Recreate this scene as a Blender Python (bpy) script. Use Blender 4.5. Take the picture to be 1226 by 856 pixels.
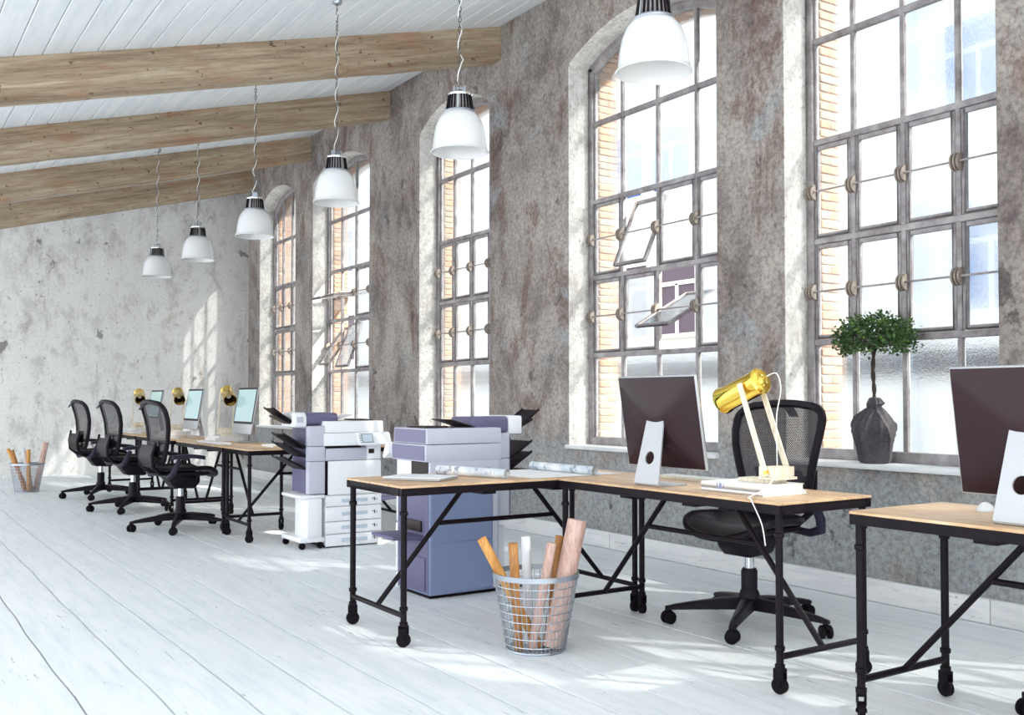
import bpy, bmesh, math, random
from mathutils import Vector, Matrix

# ------------------------------------------------------------------ camera, sky, sun, exposure
scene = bpy.context.scene
for o in list(bpy.data.objects):
    bpy.data.objects.remove(o, do_unlink=True)
COL = scene.collection
PI = math.pi
EYE = 1.2
FPX, PITCH, YAW = 1183.0, math.radians(1.4), math.atan2(783.0, 1183.0)
cam_data = bpy.data.cameras.new('camera')
cam_data.sensor_fit = 'HORIZONTAL'
cam_data.sensor_width = 36.0
cam_data.lens = 36.0 * FPX / 1226.0
cam_data.shift_y = ((478 - FPX * math.tan(PITCH)) - 428.0) / 1226.0
cam_data.clip_end = 200
cam = bpy.data.objects.new('camera', cam_data)
COL.objects.link(cam)
F0 = Vector((-math.cos(YAW), math.sin(YAW), 0))
R0 = Vector((math.sin(YAW), math.cos(YAW), 0))
fw = F0 * math.cos(PITCH) + Vector((0, 0, math.sin(PITCH)))
up = R0.cross(fw)
cam.matrix_world = Matrix(((R0.x, up.x, -fw.x, 0), (R0.y, up.y, -fw.y, 0), (R0.z, up.z, -fw.z, EYE), (0, 0, 0, 1)))
scene.camera = cam

world = bpy.data.worlds.new('world'); scene.world = world
world.use_nodes = True
bg = world.node_tree.nodes['Background']
bg.inputs[0].default_value = (0.92, 0.96, 1.0, 1)
bg.inputs[1].default_value = 2.9
sun_data = bpy.data.lights.new('sun', 'SUN')
sun_data.energy = 19.0
sun_data.color = (1.0, 0.93, 0.82)
sun_data.angle = math.radians(0.8)
sun = bpy.data.objects.new('sun', sun_data); COL.objects.link(sun)
sun.location = (20, 20, 25)
sun.rotation_euler = Vector((-1.0, -0.85, -1.1)).to_track_quat('-Z', 'Y').to_euler()
vs = scene.view_settings
vs.view_transform = 'Standard'; vs.look = 'None'; vs.gamma = 1.0; vs.use_curve_mapping = False
vs.exposure = -0.08
scene.cycles.max_bounces = 8 if hasattr(scene, 'cycles') else 8

random.seed(7)

# ------------------------------------------------------------------ helpers
def ceil_z(y):
    return 4.755 + 0.2615 * (y - 5.07)

class MB:
    def __init__(s):
        s.v = []; s.f = []
    def add(s, vs_, fs):
        n = len(s.v); s.v += [tuple(p) for p in vs_]; s.f += [tuple(i + n for i in f) for f in fs]; return s
    def mm(s, a, b):
        x0, y0, z0 = a; x1, y1, z1 = b
        return s.add([(x0,y0,z0),(x1,y0,z0),(x1,y1,z0),(x0,y1,z0),(x0,y0,z1),(x1,y0,z1),(x1,y1,z1),(x0,y1,z1)],
                     [(0,3,2,1),(4,5,6,7),(0,1,5,4),(1,2,6,5),(2,3,7,6),(3,0,4,7)])
    def box(s, c, d):
        return s.mm([c[i]-d[i]/2 for i in range(3)], [c[i]+d[i]/2 for i in range(3)])
    def cyl(s, p0, p1, r0, r1=None, n=12, caps=True):
        r1 = r0 if r1 is None else r1
        p0 = Vector(p0); p1 = Vector(p1); d = (p1 - p0).normalized()
        a = d.orthogonal().normalized(); b = d.cross(a)
        vs_ = []
        for p, r in ((p0, r0), (p1, r1)):
            for i in range(n):
                t = 2*PI*i/n; vs_.append(p + a*(r*math.cos(t)) + b*(r*math.sin(t)))
        fs = [(i, (i+1) % n, n+(i+1) % n, n+i) for i in range(n)]
        if caps: fs += [tuple(range(n-1, -1, -1)), tuple(range(n, 2*n))]
        return s.add(vs_, fs)
    def tube(s, path, r, n=8, closed=False, flat=None):
        P = [Vector(p) for p in path]; m = len(P); vs_ = []; prev = None
        for i in range(m):
            if closed: d = (P[(i+1) % m] - P[i-1])
            else: d = P[min(i+1, m-1)] - P[max(i-1, 0)]
            d.normalize()
            if prev is None: a = d.orthogonal().normalized()
            else:
                a = prev - d*prev.dot(d)
                a = a.normalized() if a.length > 1e-6 else d.orthogonal().normalized()
            prev = a; b = d.cross(a)
            rr = r[i] if isinstance(r, (list, tuple)) else r
            for k in range(n):
                t = 2*PI*k/n; vs_.append(P[i] + a*(rr*math.cos(t)) + b*(rr*math.sin(t)))
        fs = []
        for i in range(m if closed else m-1):
            j = (i+1) % m
            for k in range(n):
                k2 = (k+1) % n; fs.append((i*n+k, i*n+k2, j*n+k2, j*n+k))
        if not closed: fs += [tuple(range(n-1, -1, -1)), tuple((m-1)*n+k for k in range(n))]
        return s.add(vs_, fs)
    def lathe(s, prof, n=24, c=(0, 0, 0), closed=False):
        m = len(prof); vs_ = []
        for r, z in prof:
            for k in range(n):
                t = 2*PI*k/n; vs_.append((c[0]+r*math.cos(t), c[1]+r*math.sin(t), c[2]+z))
        fs = []
        for i in range(m if closed else m-1):
            j = (i+1) % m
            for k in range(n):
                k2 = (k+1) % n; fs.append((i*n+k, i*n+k2, j*n+k2, j*n+k))
        if not closed:
            if prof[0][0] > 1e-6: fs.append(tuple(range(n-1, -1, -1)))
            if prof[-1][0] > 1e-6: fs.append(tuple((m-1)*n+k for k in range(n)))
        return s.add(vs_, fs)
    def prism(s, pts, axis, a, b):
        """polygon pts (2D) extruded along axis from a to b. axis x: pts=(y,z); y: (x,z); z: (x,y)"""
        def P(p, t):
            return (t, p[0], p[1]) if axis == 'x' else (p[0], t, p[1]) if axis == 'y' else (p[0], p[1], t)
        n = len(pts)
        return s.add([P(p, a) for p in pts] + [P(p, b) for p in pts],
                     [tuple(range(n)), tuple(range(2*n-1, n-1, -1))] + [(i, n+i, n+(i+1) % n, (i+1) % n) for i in range(n)])
    def bar(s, p0, p1, w, h):
        p0 = Vector(p0); p1 = Vector(p1); d = (p1-p0).normalized()
        side = d.cross(Vector((0, 0, 1)))
        side = side.normalized() if side.length > 1e-4 else Vector((1, 0, 0))
        u = side.cross(d)
        vs_ = []
        for p in (p0, p1):
            for a, b in ((-1,-1),(1,-1),(1,1),(-1,1)):
                vs_.append(p + side*(a*w/2) + u*(b*h/2))
        return s.add(vs_, [(0,3,2,1),(4,5,6,7),(0,1,5,4),(1,2,6,5),(2,3,7,6),(3,0,4,7)])
    def grid(s, fn, nu, nv):
        vs_ = [fn(i/nu, j/nv) for j in range(nv+1) for i in range(nu+1)]
        w = nu+1
        return s.add(vs_, [(j*w+i, j*w+i+1, (j+1)*w+i+1, (j+1)*w+i) for j in range(nv) for i in range(nu)])
    def slab(s, fn, nu, nv, t):
        """closed thick surface; fn(u,v)->point, t = thickness vector"""
        top = [Vector(fn(i/nu, j/nv)) for j in range(nv+1) for i in range(nu+1)]
        t = Vector(t); bot = [p + t for p in top]
        w = nu+1; N = len(top)
        fs = []
        for j in range(nv):
            for i in range(nu):
                q = (j*w+i, j*w+i+1, (j+1)*w+i+1, (j+1)*w+i)
                fs.append(q); fs.append(tuple(N+k for k in reversed(q)))
        rim = [i for i in range(nu+1)] + [j*w+nu for j in range(1, nv+1)] + [nv*w+i for i in range(nu-1, -1, -1)] + [j*w for j in range(nv-1, 0, -1)]
        for a, b in zip(rim, rim[1:]+rim[:1]): fs.append((b, a, N+a, N+b))
        return s.add(top+bot, fs)
    def mesh(s, name, bevel=0, seg=2, angle=35, smooth=True, merge=True):
        me = bpy.data.meshes.new(name)
        me.from_pydata([tuple(p) for p in s.v], [], s.f)
        bm = bmesh.new(); bm.from_mesh(me)
        if merge: bmesh.ops.remove_doubles(bm, verts=bm.verts, dist=1e-5)
        bmesh.ops.recalc_face_normals(bm, faces=bm.faces)
        if bevel:
            es = [e for e in bm.edges if len(e.link_faces) == 2 and e.calc_face_angle(0) > math.radians(angle)]
            bmesh.ops.bevel(bm, geom=es, offset=bevel, segments=seg, profile=0.5, affect='EDGES', clamp_overlap=True)
        bm.to_mesh(me); bm.free()
        if smooth:
            me.polygons.foreach_set('use_smooth', [True]*len(me.polygons))
            me.set_sharp_from_angle(angle=math.radians(38))
        return me
    def build(s, name, mat, parent=None, bevel=0, seg=2, smooth=True, merge=True, loc=None, rz=0):
        me = s.mesh(name, bevel, seg, smooth=smooth, merge=merge)
        return link(name, me, mat, parent, loc, rz)

def link(name, me, mat, parent=None, loc=None, rz=0):
    if not me.materials: me.materials.append(mat)
    o = bpy.data.objects.new(name, me); COL.objects.link(o)
    if parent: o.parent = parent
    if loc: o.location = loc
    if rz: o.rotation_euler.z = rz
    return o
def empty(name, loc=(0, 0, 0), rz=0, parent=None):
    o = bpy.data.objects.new(name, None); COL.objects.link(o)
    o.location = loc; o.rotation_euler = (0, 0, rz); o.empty_display_size = 0.1
    if parent: o.parent = parent
    return o
def tag(o, label, cat, group=None):
    o['label'] = label; o['category'] = cat
    if group: o['group'] = group
    return o
def struct(o):
    o['kind'] = 'structure'; return o
CHILD = {}
def kids(o):
    return [c for c in bpy.data.objects if c.parent == o]
def copy_tree(o, parent=None, loc=None, rz=None):
    c = o.copy(); COL.objects.link(c)
    if parent: c.parent = parent
    if loc is not None: c.location = loc
    if rz is not None: c.rotation_euler = (0, 0, rz)
    for ch in kids(o): copy_tree(ch, c)
    return c

# ------------------------------------------------------------------ materials
def new_mat(name):
    m = bpy.data.materials.new(name); m.use_nodes = True
    nt = m.node_tree; return m, nt, nt.nodes['Principled BSDF']
def simple(name, col, rough=0.5, metal=0.0, spec=0.5, coat=0.0):
    m, nt, b = new_mat(name)
    b.inputs['Base Color'].default_value = (*col, 1); b.inputs['Roughness'].default_value = rough
    b.inputs['Metallic'].default_value = metal; b.inputs['Specular IOR Level'].default_value = spec
    b.inputs['Coat Weight'].default_value = coat
    # a little break-up so that nothing is perfectly even
    n = nt.nodes.new('ShaderNodeTexNoise'); n.inputs['Scale'].default_value = 35
    r = nt.nodes.new('ShaderNodeMapRange'); r.inputs[3].default_value = max(0, rough-0.05); r.inputs[4].default_value = min(1, rough+0.06)
    nt.links.new(n.outputs[0], r.inputs[0]); nt.links.new(r.outputs[0], b.inputs['Roughness'])
    return m
class NT:
    def __init__(s, name):
        s.m, s.nt, s.b = new_mat(name)
        s.co = s.nt.nodes.new('ShaderNodeTexCoord')
    def l(s, a, b): s.nt.links.new(a, b)
    def mapping(s, scale=(1,1,1), loc=(0,0,0), src='Object', rnd=False, rot=0.0):
        mp = s.nt.nodes.new('ShaderNodeMapping')
        mp.inputs['Scale'].default_value = scale; mp.inputs['Location'].default_value = loc
        if rot:                     # turn the grain first, stretch it afterwards
            pre = s.nt.nodes.new('ShaderNodeMapping'); pre.inputs['Rotation'].default_value = (rot, 0, 0)
            s.l(s.co.outputs[src], pre.inputs[0]); s.l(pre.outputs[0], mp.inputs[0])
        else: s.l(s.co.outputs[src], mp.inputs[0])
        if rnd:
            oi = s.nt.nodes.new('ShaderNodeObjectInfo'); mu = s.nt.nodes.new('ShaderNodeVectorMath'); mu.operation = 'SCALE'
            cb = s.nt.nodes.new('ShaderNodeCombineXYZ')
            for i in range(3): s.l(oi.outputs['Random'], cb.inputs[i])
            s.l(cb.outputs[0], mu.inputs[0]); mu.inputs['Scale'].default_value = 57.0
            ad = s.nt.nodes.new('ShaderNodeVectorMath'); s.l(mp.outputs[0], ad.inputs[0]); s.l(mu.outputs[0], ad.inputs[1])
            return ad.outputs[0]
        return mp.outputs[0]
    def noise(s, vec, scale, detail=6, rough=0.6, dist=0.0):
        n = s.nt.nodes.new('ShaderNodeTexNoise'); n.inputs['Scale'].default_value = scale
        n.inputs['Detail'].default_value = detail; n.inputs['Roughness'].default_value = rough; n.inputs['Distortion'].default_value = dist
        s.l(vec, n.inputs['Vector']); return n.outputs[0]
    def ramp(s, fac, stops):
        r = s.nt.nodes.new('ShaderNodeValToRGB'); e = r.color_ramp.elements
        while len(e) < len(stops): e.new(0.5)
        for k, (p, c) in enumerate(stops):
            e[k].position = p; e[k].color = (*c, 1) if len(c) == 3 else c
        s.l(fac, r.inputs[0]); return r.outputs[0]
    def rampf(s, fac, stops):
        return s.ramp(fac, [(p, (v, v, v)) for p, v in stops])
    def mix(s, fac, a, b, mode='MIX'):
        n = s.nt.nodes.new('ShaderNodeMix'); n.data_type = 'RGBA'; n.blend_type = mode
        for sock, val in ((n.inputs[0], fac), (n.inputs[6], a), (n.inputs[7], b)):
            if isinstance(val, (int, float)): sock.default_value = val
            elif isinstance(val, tuple): sock.default_value = (*val, 1)
            else: s.l(val, sock)
        return n.outputs[2]
    def bump(s, h, strength=0.3, dist=0.01):
        b = s.nt.nodes.new('ShaderNodeBump'); b.inputs['Strength'].default_value = strength; b.inputs['Distance'].default_value = dist
        s.l(h, b.inputs['Height']); s.l(b.outputs[0], s.b.inputs['Normal'])
    def col(s, c): s.l(c, s.b.inputs['Base Color'])
    def rough(s, v):
        if isinstance(v, (int, float)): s.b.inputs['Roughness'].default_value = v
        else: s.l(v, s.b.inputs['Roughness'])

def plaster(name, light, mid, dark, brown, spot, spot_at=0.64, brown_at=0.55, bounce_tint=None, grain=0.45):
    """old lime plaster: blotchy coats, worn brown areas, dark mould spots and pits"""
    t = NT(name)
    v = t.mapping((1, 1, 1)); vv = t.mapping((1.3, 1.3, 0.8), (3.1, 1.7, 0.4))
    big = t.noise(v, 0.75, 10, 0.66, 0.5); med = t.noise(vv, 2.6, 12, 0.74, 0.35); fine = t.noise(v, 30, 8, 0.75)
    c = t.ramp(big, [(0.36, dark), (0.47, mid), (0.60, light)])
    c2 = t.ramp(med, [(0.38, dark), (0.47, mid), (0.56, light)])
    c = t.mix(0.52, c, c2)
    br = t.noise(t.mapping((1.5, 1.5, 0.55), (9, 2, 5)), 1.3, 12, 0.74, 0.7)
    c = t.mix(t.rampf(br, [(brown_at, 0.0), (brown_at + 0.07, 0.7)]), c, brown)
    if bounce_tint:                                   # blue-grey bounce light from the floor, painted into the colour low down
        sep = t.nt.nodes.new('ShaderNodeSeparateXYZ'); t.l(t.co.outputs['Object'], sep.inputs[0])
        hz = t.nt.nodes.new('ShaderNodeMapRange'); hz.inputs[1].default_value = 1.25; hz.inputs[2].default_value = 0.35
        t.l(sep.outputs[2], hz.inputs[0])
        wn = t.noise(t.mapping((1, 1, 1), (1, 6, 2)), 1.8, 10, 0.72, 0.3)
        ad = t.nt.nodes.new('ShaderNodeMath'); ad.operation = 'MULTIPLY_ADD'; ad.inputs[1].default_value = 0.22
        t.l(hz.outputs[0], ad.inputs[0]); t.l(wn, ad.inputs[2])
        c = t.mix(t.rampf(ad.outputs[0], [(0.54, 0.0), (0.66, 0.72)]), c, bounce_tint)
    sp = t.noise(t.mapping((1, 1, 0.8), (4, 8, 1)), 3.4, 9, 0.66, 0.4)
    c = t.mix(t.rampf(sp, [(spot_at, 0.0), (spot_at + 0.035, 0.72)]), c, spot)
    pt = t.noise(t.mapping((1, 1, 1), (14, 3, 7)), 15, 5, 0.65)
    c = t.mix(t.rampf(pt, [(0.63, 0.0), (0.67, 0.6)]), c, spot)
    c = t.mix(t.rampf(fine, [(0.40, grain), (0.56, 0.0)]), c, dark, 'MULTIPLY')
    t.col(c); t.rough(0.85)
    t.bump(t.mix(0.5, med, fine), 0.6, 0.014)
    return t.m

def painted_wood(name, base, shade, crack, stretch, scratch_at=0.66, rough=0.5):
    t = NT(name)
    g = t.mapping(stretch, rnd=True)
    n1 = t.noise(g, 2.0, 8, 0.65); n2 = t.noise(g, 7.0, 8, 0.75, 0.3)
    big = t.noise(t.mapping((0.6, 0.6, 0.6), rnd=True), 1.5, 4, 0.6)
    c = t.ramp(n1, [(0.3, shade), (0.55, base)])
    c = t.mix(t.rampf(big, [(0.35, 0.35), (0.6, 0.0)]), c, shade)
    gate = t.noise(t.mapping((0.7, 2.0, 2.0), (5, 5, 5), rnd=True), 1.6, 5, 0.6)
    sc = t.mix(1.0, t.rampf(n2, [(scratch_at, 0.0), (scratch_at + 0.03, 1.0)]), t.rampf(gate, [(0.45, 0.0), (0.6, 1.0)]), 'MULTIPLY')
    c = t.mix(sc, c, crack)
    t.col(c); t.rough(rough); t.bump(n2, 0.12, 0.004)
    return t.m

def raw_wood(name, cols, stretch, rough=0.7, knots=True, scale=1.0, bump=0.2, rot=0.0):
    t = NT(name)
    g = t.mapping(stretch, rnd=True, rot=rot)
    n1 = t.noise(g, 1.6*scale, 8, 0.65, 0.6); n2 = t.noise(g, 9*scale, 6, 0.7)
    c = t.ramp(n1, [(0.3, cols[0]), (0.5, cols[1]), (0.68, cols[2])])
    c = t.mix(t.rampf(n2, [(0.35, 0.5), (0.55, 0.0)]), c, cols[0], 'MULTIPLY')
    if knots:
        k = t.noise(t.mapping((1, 1, 1.4), (2, 2, 2), rnd=True), 15, 3, 0.55)
        c = t.mix(t.rampf(k, [(0.655, 0.0), (0.70, 0.85)]), c, (0.09, 0.05, 0.03))
        st = t.noise(t.mapping((0.5, 0.5, 1.8), (7, 1, 4), rnd=True), 3, 6, 0.7)
        c = t.mix(t.rampf(st, [(0.5, 0.0), (0.66, 0.6)]), c, cols[3])
    t.col(c); t.rough(rough); t.bump(n2, bump, 0.004)
    return t.m

M = {}
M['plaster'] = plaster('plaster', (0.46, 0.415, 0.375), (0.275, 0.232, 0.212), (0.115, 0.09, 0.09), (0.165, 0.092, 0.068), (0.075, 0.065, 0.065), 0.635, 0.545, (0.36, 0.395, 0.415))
M['plaster_far'] = plaster('plaster_far', (0.94, 0.93, 0.91), (0.88, 0.865, 0.835), (0.50, 0.475, 0.45), (0.58, 0.50, 0.44), (0.15, 0.14, 0.13), 0.635, 0.575, grain=0.22)  # paler copy of the plaster; the end wall's brighter light is in its colour
M['reveal'] = plaster('reveal', (0.80, 0.78, 0.745), (0.66, 0.635, 0.60), (0.42, 0.395, 0.37), (0.42, 0.34, 0.29), (0.2, 0.18, 0.17), 0.66, 0.60)  # whitened plaster copy: sunlight on the jambs put into the colour
M['floor_paint'] = painted_wood('floor_paint', (0.80, 0.83, 0.845), (0.66, 0.71, 0.74), (0.20, 0.22, 0.24), (0.9, 9, 9), 0.61, 0.5)
M['ceiling_paint'] = painted_wood('ceiling_paint', (0.86, 0.89, 0.91), (0.72, 0.77, 0.82), (0.5, 0.55, 0.6), (0.6, 6, 6), 0.72, 0.6)
M['skirting_paint'] = painted_wood('skirting_paint', (0.80, 0.80, 0.80), (0.60, 0.61, 0.62), (0.12, 0.12, 0.13), (1.2, 8, 8), 0.62, 0.5)
M['dark_gap'] = simple('dark_gap', (0.045, 0.045, 0.05), 0.9)
M['beam'] = raw_wood('beam_timber', [(0.25, 0.18, 0.115), (0.42, 0.33, 0.225), (0.55, 0.455, 0.33), (0.36, 0.17, 0.09)], (5, 0.35, 7), 0.75, rot=-math.atan(0.2615))
M['desk_wood'] = raw_wood('desk_wood', [(0.50, 0.30, 0.16), (0.68, 0.46, 0.27), (0.80, 0.60, 0.40), (0.5, 0.3, 0.16)], (1.0, 11, 3), 0.42, False, 1.2, 0.05)
M['pale_wood'] = raw_wood('pale_wood', [(0.62, 0.54, 0.40), (0.78, 0.71, 0.58), (0.86, 0.80, 0.70), (0.55, 0.42, 0.25)], (8, 8, 1.2), 0.6, False, 1.5, 0.08)
M['black_metal'] = simple('black_metal', (0.008, 0.005, 0.008), 0.45, 0.0, 0.14)
M['rubber'] = simple('rubber', (0.006, 0.004, 0.006), 0.6, 0, 0.12)
M['black_plastic'] = simple('black_plastic', (0.009, 0.006, 0.010), 0.42, 0, 0.16)
M['dark_blue_plastic'] = simple('dark_blue_plastic', (0.020, 0.018, 0.036), 0.45, 0, 0.2)
M['dark_panel'] = simple('dark_panel', (0.018, 0.009, 0.008), 0.5, 0, 0.3)
M['chrome'] = simple('chrome', (0.75, 0.78, 0.80), 0.15, 1.0)
M['steel'] = simple('steel', (0.42, 0.46, 0.52), 0.32, 0.9)
M['window_steel'] = NT('window_steel')
_t = M['window_steel']; _n = _t.noise(_t.mapping(), 6, 8, 0.7)
_t.col(_t.ramp(_n, [(0.32, (0.14, 0.115, 0.12)), (0.55, (0.33, 0.305, 0.31)), (0.75, (0.48, 0.46, 0.46))])); _t.rough(0.5); _t.bump(_n, 0.15, 0.003)
M['window_steel'] = _t.m
M['gold'] = simple('gold', (0.95, 0.66, 0.12), 0.14, 1.0)
M['gold_dark'] = simple('gold_dark', (0.03, 0.018, 0.008), 0.5)
M['white_enamel'] = simple('white_enamel', (0.76, 0.765, 0.77), 0.22, 0.0, 0.4, 0.2)
M['white_plastic'] = simple('white_plastic', (0.84, 0.85, 0.88), 0.4)
M['copier_grey'] = simple('copier_grey', (0.52, 0.53, 0.62), 0.45)
M['copier_blue'] = simple('copier_blue', (0.21, 0.26, 0.43), 0.5)
M['copier_purple'] = simple('copier_purple', (0.115, 0.105, 0.20), 0.5)
M['copier_side_shade'] = simple('copier_side_shade', (0.17, 0.155, 0.26), 0.5)  # shade of the copier's side put into the colour
M['handle_blue'] = simple('handle_blue', (0.52, 0.60, 0.70), 0.4)
M['aluminium'] = simple('aluminium', (0.46, 0.47, 0.49), 0.42, 0.5)
M['monitor_back'] = simple('monitor_back', (0.028, 0.013, 0.016), 0.2, 0.0, 0.22, 0.0)
M['paper'] = simple('paper', (0.86, 0.86, 0.85), 0.7)
M['cable_white'] = simple('cable_white', (0.80, 0.79, 0.76), 0.5)
M['cable_chain'] = simple('chain_steel', (0.16, 0.15, 0.15), 0.35, 0.8)
M['mortar'] = simple('mortar', (0.62, 0.58, 0.53), 0.9)
M['tube_orange'] = raw_wood('tube_orange', [(0.48, 0.22, 0.05), (0.62, 0.31, 0.08), (0.72, 0.40, 0.13), (0.4, 0.2, 0.1)], (4, 4, 1), 0.55, False, 2, 0.03)
M['tube_brown'] = raw_wood('tube_brown', [(0.30, 0.12, 0.03), (0.42, 0.19, 0.05), (0.50, 0.25, 0.09), (0.4, 0.2, 0.1)], (4, 4, 1), 0.55, False, 2, 0.03)
M['tube_pink'] = raw_wood('tube_pink', [(0.48, 0.30, 0.25), (0.60, 0.41, 0.35), (0.70, 0.52, 0.45), (0.4, 0.2, 0.1)], (4, 4, 1), 0.6, False, 2, 0.03)
M['tube_white'] = simple('tube_white', (0.72, 0.74, 0.77), 0.5)
M['sack'] = NT('sack_cloth')
_t = M['sack']; _n = _t.noise(_t.mapping(), 60, 3, 0.6); _n2 = _t.noise(_t.mapping(), 9, 4, 0.6)
_t.col(_t.mix(0.5, _t.ramp(_n2, [(0.35, (0.032, 0.028, 0.034)), (0.65, (0.085, 0.075, 0.083))]), _t.ramp(_n, [(0.4, (0.035, 0.031, 0.037)), (0.6, (0.085, 0.076, 0.082))])))
_t.rough(0.9); _t.bump(_n, 0.4, 0.003); M['sack'] = _t.m
M['bark'] = simple('bark', (0.035, 0.022, 0.015), 0.9)
_t = NT('leaf'); _n = _t.noise(_t.mapping(), 22, 3, 0.6)
_t.col(_t.ramp(_n, [(0.35, (0.012, 0.040, 0.008)), (0.55, (0.035, 0.095, 0.015)), (0.7, (0.12, 0.22, 0.03))])); _t.rough(0.45)
_t.b.inputs['Transmission Weight'].default_value = 0.0; M['leaf'] = _t.m
def brick_mat():
    t = NT('brick')
    oi = t.nt.nodes.new('ShaderNodeObjectInfo')
    n = t.noise(t.mapping((1, 1, 1), rnd=True), 12, 6, 0.7)
    c = t.ramp(oi.outputs['Random'], [(0.0, (0.40, 0.21, 0.13)), (0.35, (0.50, 0.29, 0.19)), (0.6, (0.32, 0.23, 0.19)), (0.8, (0.54, 0.38, 0.28)), (1.0, (0.40, 0.27, 0.21))])
    c = t.mix(t.rampf(n, [(0.35, 0.5), (0.6, 0.0)]), c, (0.35, 0.27, 0.22))
    t.col(c); t.rough(0.9); t.bump(n, 0.4, 0.006); return t.m
M['brick'] = brick_mat()
M['latch'] = simple('latch_iron', (0.30, 0.25, 0.21), 0.45, 0.3)
def screen_mat():
    m, nt, b = new_mat('lit_screen')
    b.inputs['Base Color'].default_value = (0.02, 0.02, 0.02, 1); b.inputs['Roughness'].default_value = 0.15
    b.inputs['Emission Color'].default_value = (0.60, 0.88, 0.92, 1); b.inputs['Emission Strength'].default_value = 0.75
    return m
M['screen'] = screen_mat()
M['lcd'] = simple('lcd_panel', (0.28, 0.33, 0.38), 0.25)
M['key_white'] = simple('key_white', (0.85, 0.85, 0.83), 0.5)
M['dark_mark'] = simple('dark_mark', (0.04, 0.04, 0.05), 0.6)
def mesh_fabric(name, scale, open_):
    """woven see-through chair mesh: threads with real holes between them"""
    t = NT(name)
    t.b.inputs['Base Color'].default_value = (0.022, 0.017, 0.022, 1); t.rough(0.55)
    w = []
    for rot in (0.785, -0.785):
        mp = t.nt.nodes.new('ShaderNodeMapping'); mp.inputs['Rotation'].default_value = (0, rot, 0)
        t.l(t.co.outputs['Object'], mp.inputs[0])
        wv = t.nt.nodes.new('ShaderNodeTexWave'); wv.bands_direction = 'X'; wv.inputs['Scale'].default_value = scale
        wv.inputs['Distortion'].default_value = 0.0
        t.l(mp.outputs[0], wv.inputs[0]); w.append(wv.outputs['Fac'])
    mx = t.nt.nodes.new('ShaderNodeMath'); mx.operation = 'MINIMUM'; t.l(w[0], mx.inputs[0]); t.l(w[1], mx.inputs[1])
    gt = t.nt.nodes.new('ShaderNodeMath'); gt.operation = 'GREATER_THAN'; gt.inputs[1].default_value = open_; t.l(mx.outputs[0], gt.inputs[0])
    tr = t.nt.nodes.new('ShaderNodeBsdfTransparent'); ms = t.nt.nodes.new('ShaderNodeMixShader')
    t.l(gt.outputs[0], ms.inputs[0]); t.l(t.b.outputs[0], ms.inputs[1]); t.l(tr.outputs[0], ms.inputs[2])
    t.l(ms.outputs[0], t.nt.nodes['Material Output'].inputs['Surface'])
    return t.m
M['chair_mesh'] = mesh_fabric('chair_mesh', 34, 0.57)
def pebbled_glass():
    """obscured wired-glass look: part of the light goes straight through, part is scattered by a pebbled face"""
    m = bpy.data.materials.new('pebbled_glass'); m.use_nodes = True; nt = m.node_tree; nt.nodes.clear()
    out = nt.nodes.new('ShaderNodeOutputMaterial'); co = nt.nodes.new('ShaderNodeTexCoord')
    n = nt.nodes.new('ShaderNodeTexNoise'); n.inputs['Scale'].default_value = 95; n.inputs['Detail'].default_value = 2
    nt.links.new(co.outputs['Object'], n.inputs[0])
    bp = nt.nodes.new('ShaderNodeBump'); bp.inputs['Strength'].default_value = 0.55; bp.inputs['Distance'].default_value = 0.004
    nt.links.new(n.outputs[0], bp.inputs['Height'])
    tr = nt.nodes.new('ShaderNodeBsdfTransparent'); tr.inputs[0].default_value = (0.95, 0.98, 1.0, 1)
    rf = nt.nodes.new('ShaderNodeBsdfRefraction'); rf.inputs['IOR'].default_value = 1.12; rf.inputs['Roughness'].default_value = 0.2
    rf.inputs[0].default_value = (0.92, 0.97, 1.0, 1)
    gl = nt.nodes.new('ShaderNodeBsdfGlossy'); gl.inputs['Roughness'].default_value = 0.25
    nt.links.new(bp.outputs[0], rf.inputs['Normal']); nt.links.new(bp.outputs[0], gl.inputs['Normal'])
    a = nt.nodes.new('ShaderNodeMixShader'); a.inputs[0].default_value = 0.62
    nt.links.new(tr.outputs[0], a.inputs[1]); nt.links.new(rf.outputs[0], a.inputs[2])
    b = nt.nodes.new('ShaderNodeMixShader'); b.inputs[0].default_value = 0.06
    nt.links.new(a.outputs[0], b.inputs[1]); nt.links.new(gl.outputs[0], b.inputs[2])
    nt.links.new(b.outputs[0], out.inputs[0]); return m
M['glass'] = pebbled_glass()
M['facade'] = simple('facade_render', (0.80, 0.79, 0.77), 0.9)
M['facade_dark'] = simple('facade_band', (0.03, 0.025, 0.03), 0.8, 0, 0.2)
M['facade_glass'] = simple('facade_glass', (0.015, 0.10, 0.32), 0.1, 0.0, 0.25)  # reflected sky painted in as the panes' blue base colour
M['facade_frame'] = simple('facade_frame', (0.85, 0.85, 0.85), 0.6)
M['facade_purple'] = simple('facade_curtain', (0.13, 0.10, 0.13), 0.8)
M['street'] = simple('street', (0.55, 0.54, 0.52), 0.9)

# ------------------------------------------------------------------ the room
D = 5.07                      # inner face of the window wall
X_FAR, X_STEP, X_NEAR = -17.0, -15.12, 3.0
Y_OPEN = -1.5
SILL, SPRING, RISE = 0.81, 4.08, 0.23
WINS = [(-4.41, -2.96), (-6.78, -5.03), (-9.49, -8.05), (-12.52, -10.755), (-14.61, -13.15), (-1.69, 0.06)]

def arc_z(x, hw, rise=RISE, spring=SPRING):
    r = (hw*hw + rise*rise) / (2*rise)
    return spring + rise - r + math.sqrt(max(0, r*r - x*x))

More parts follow.
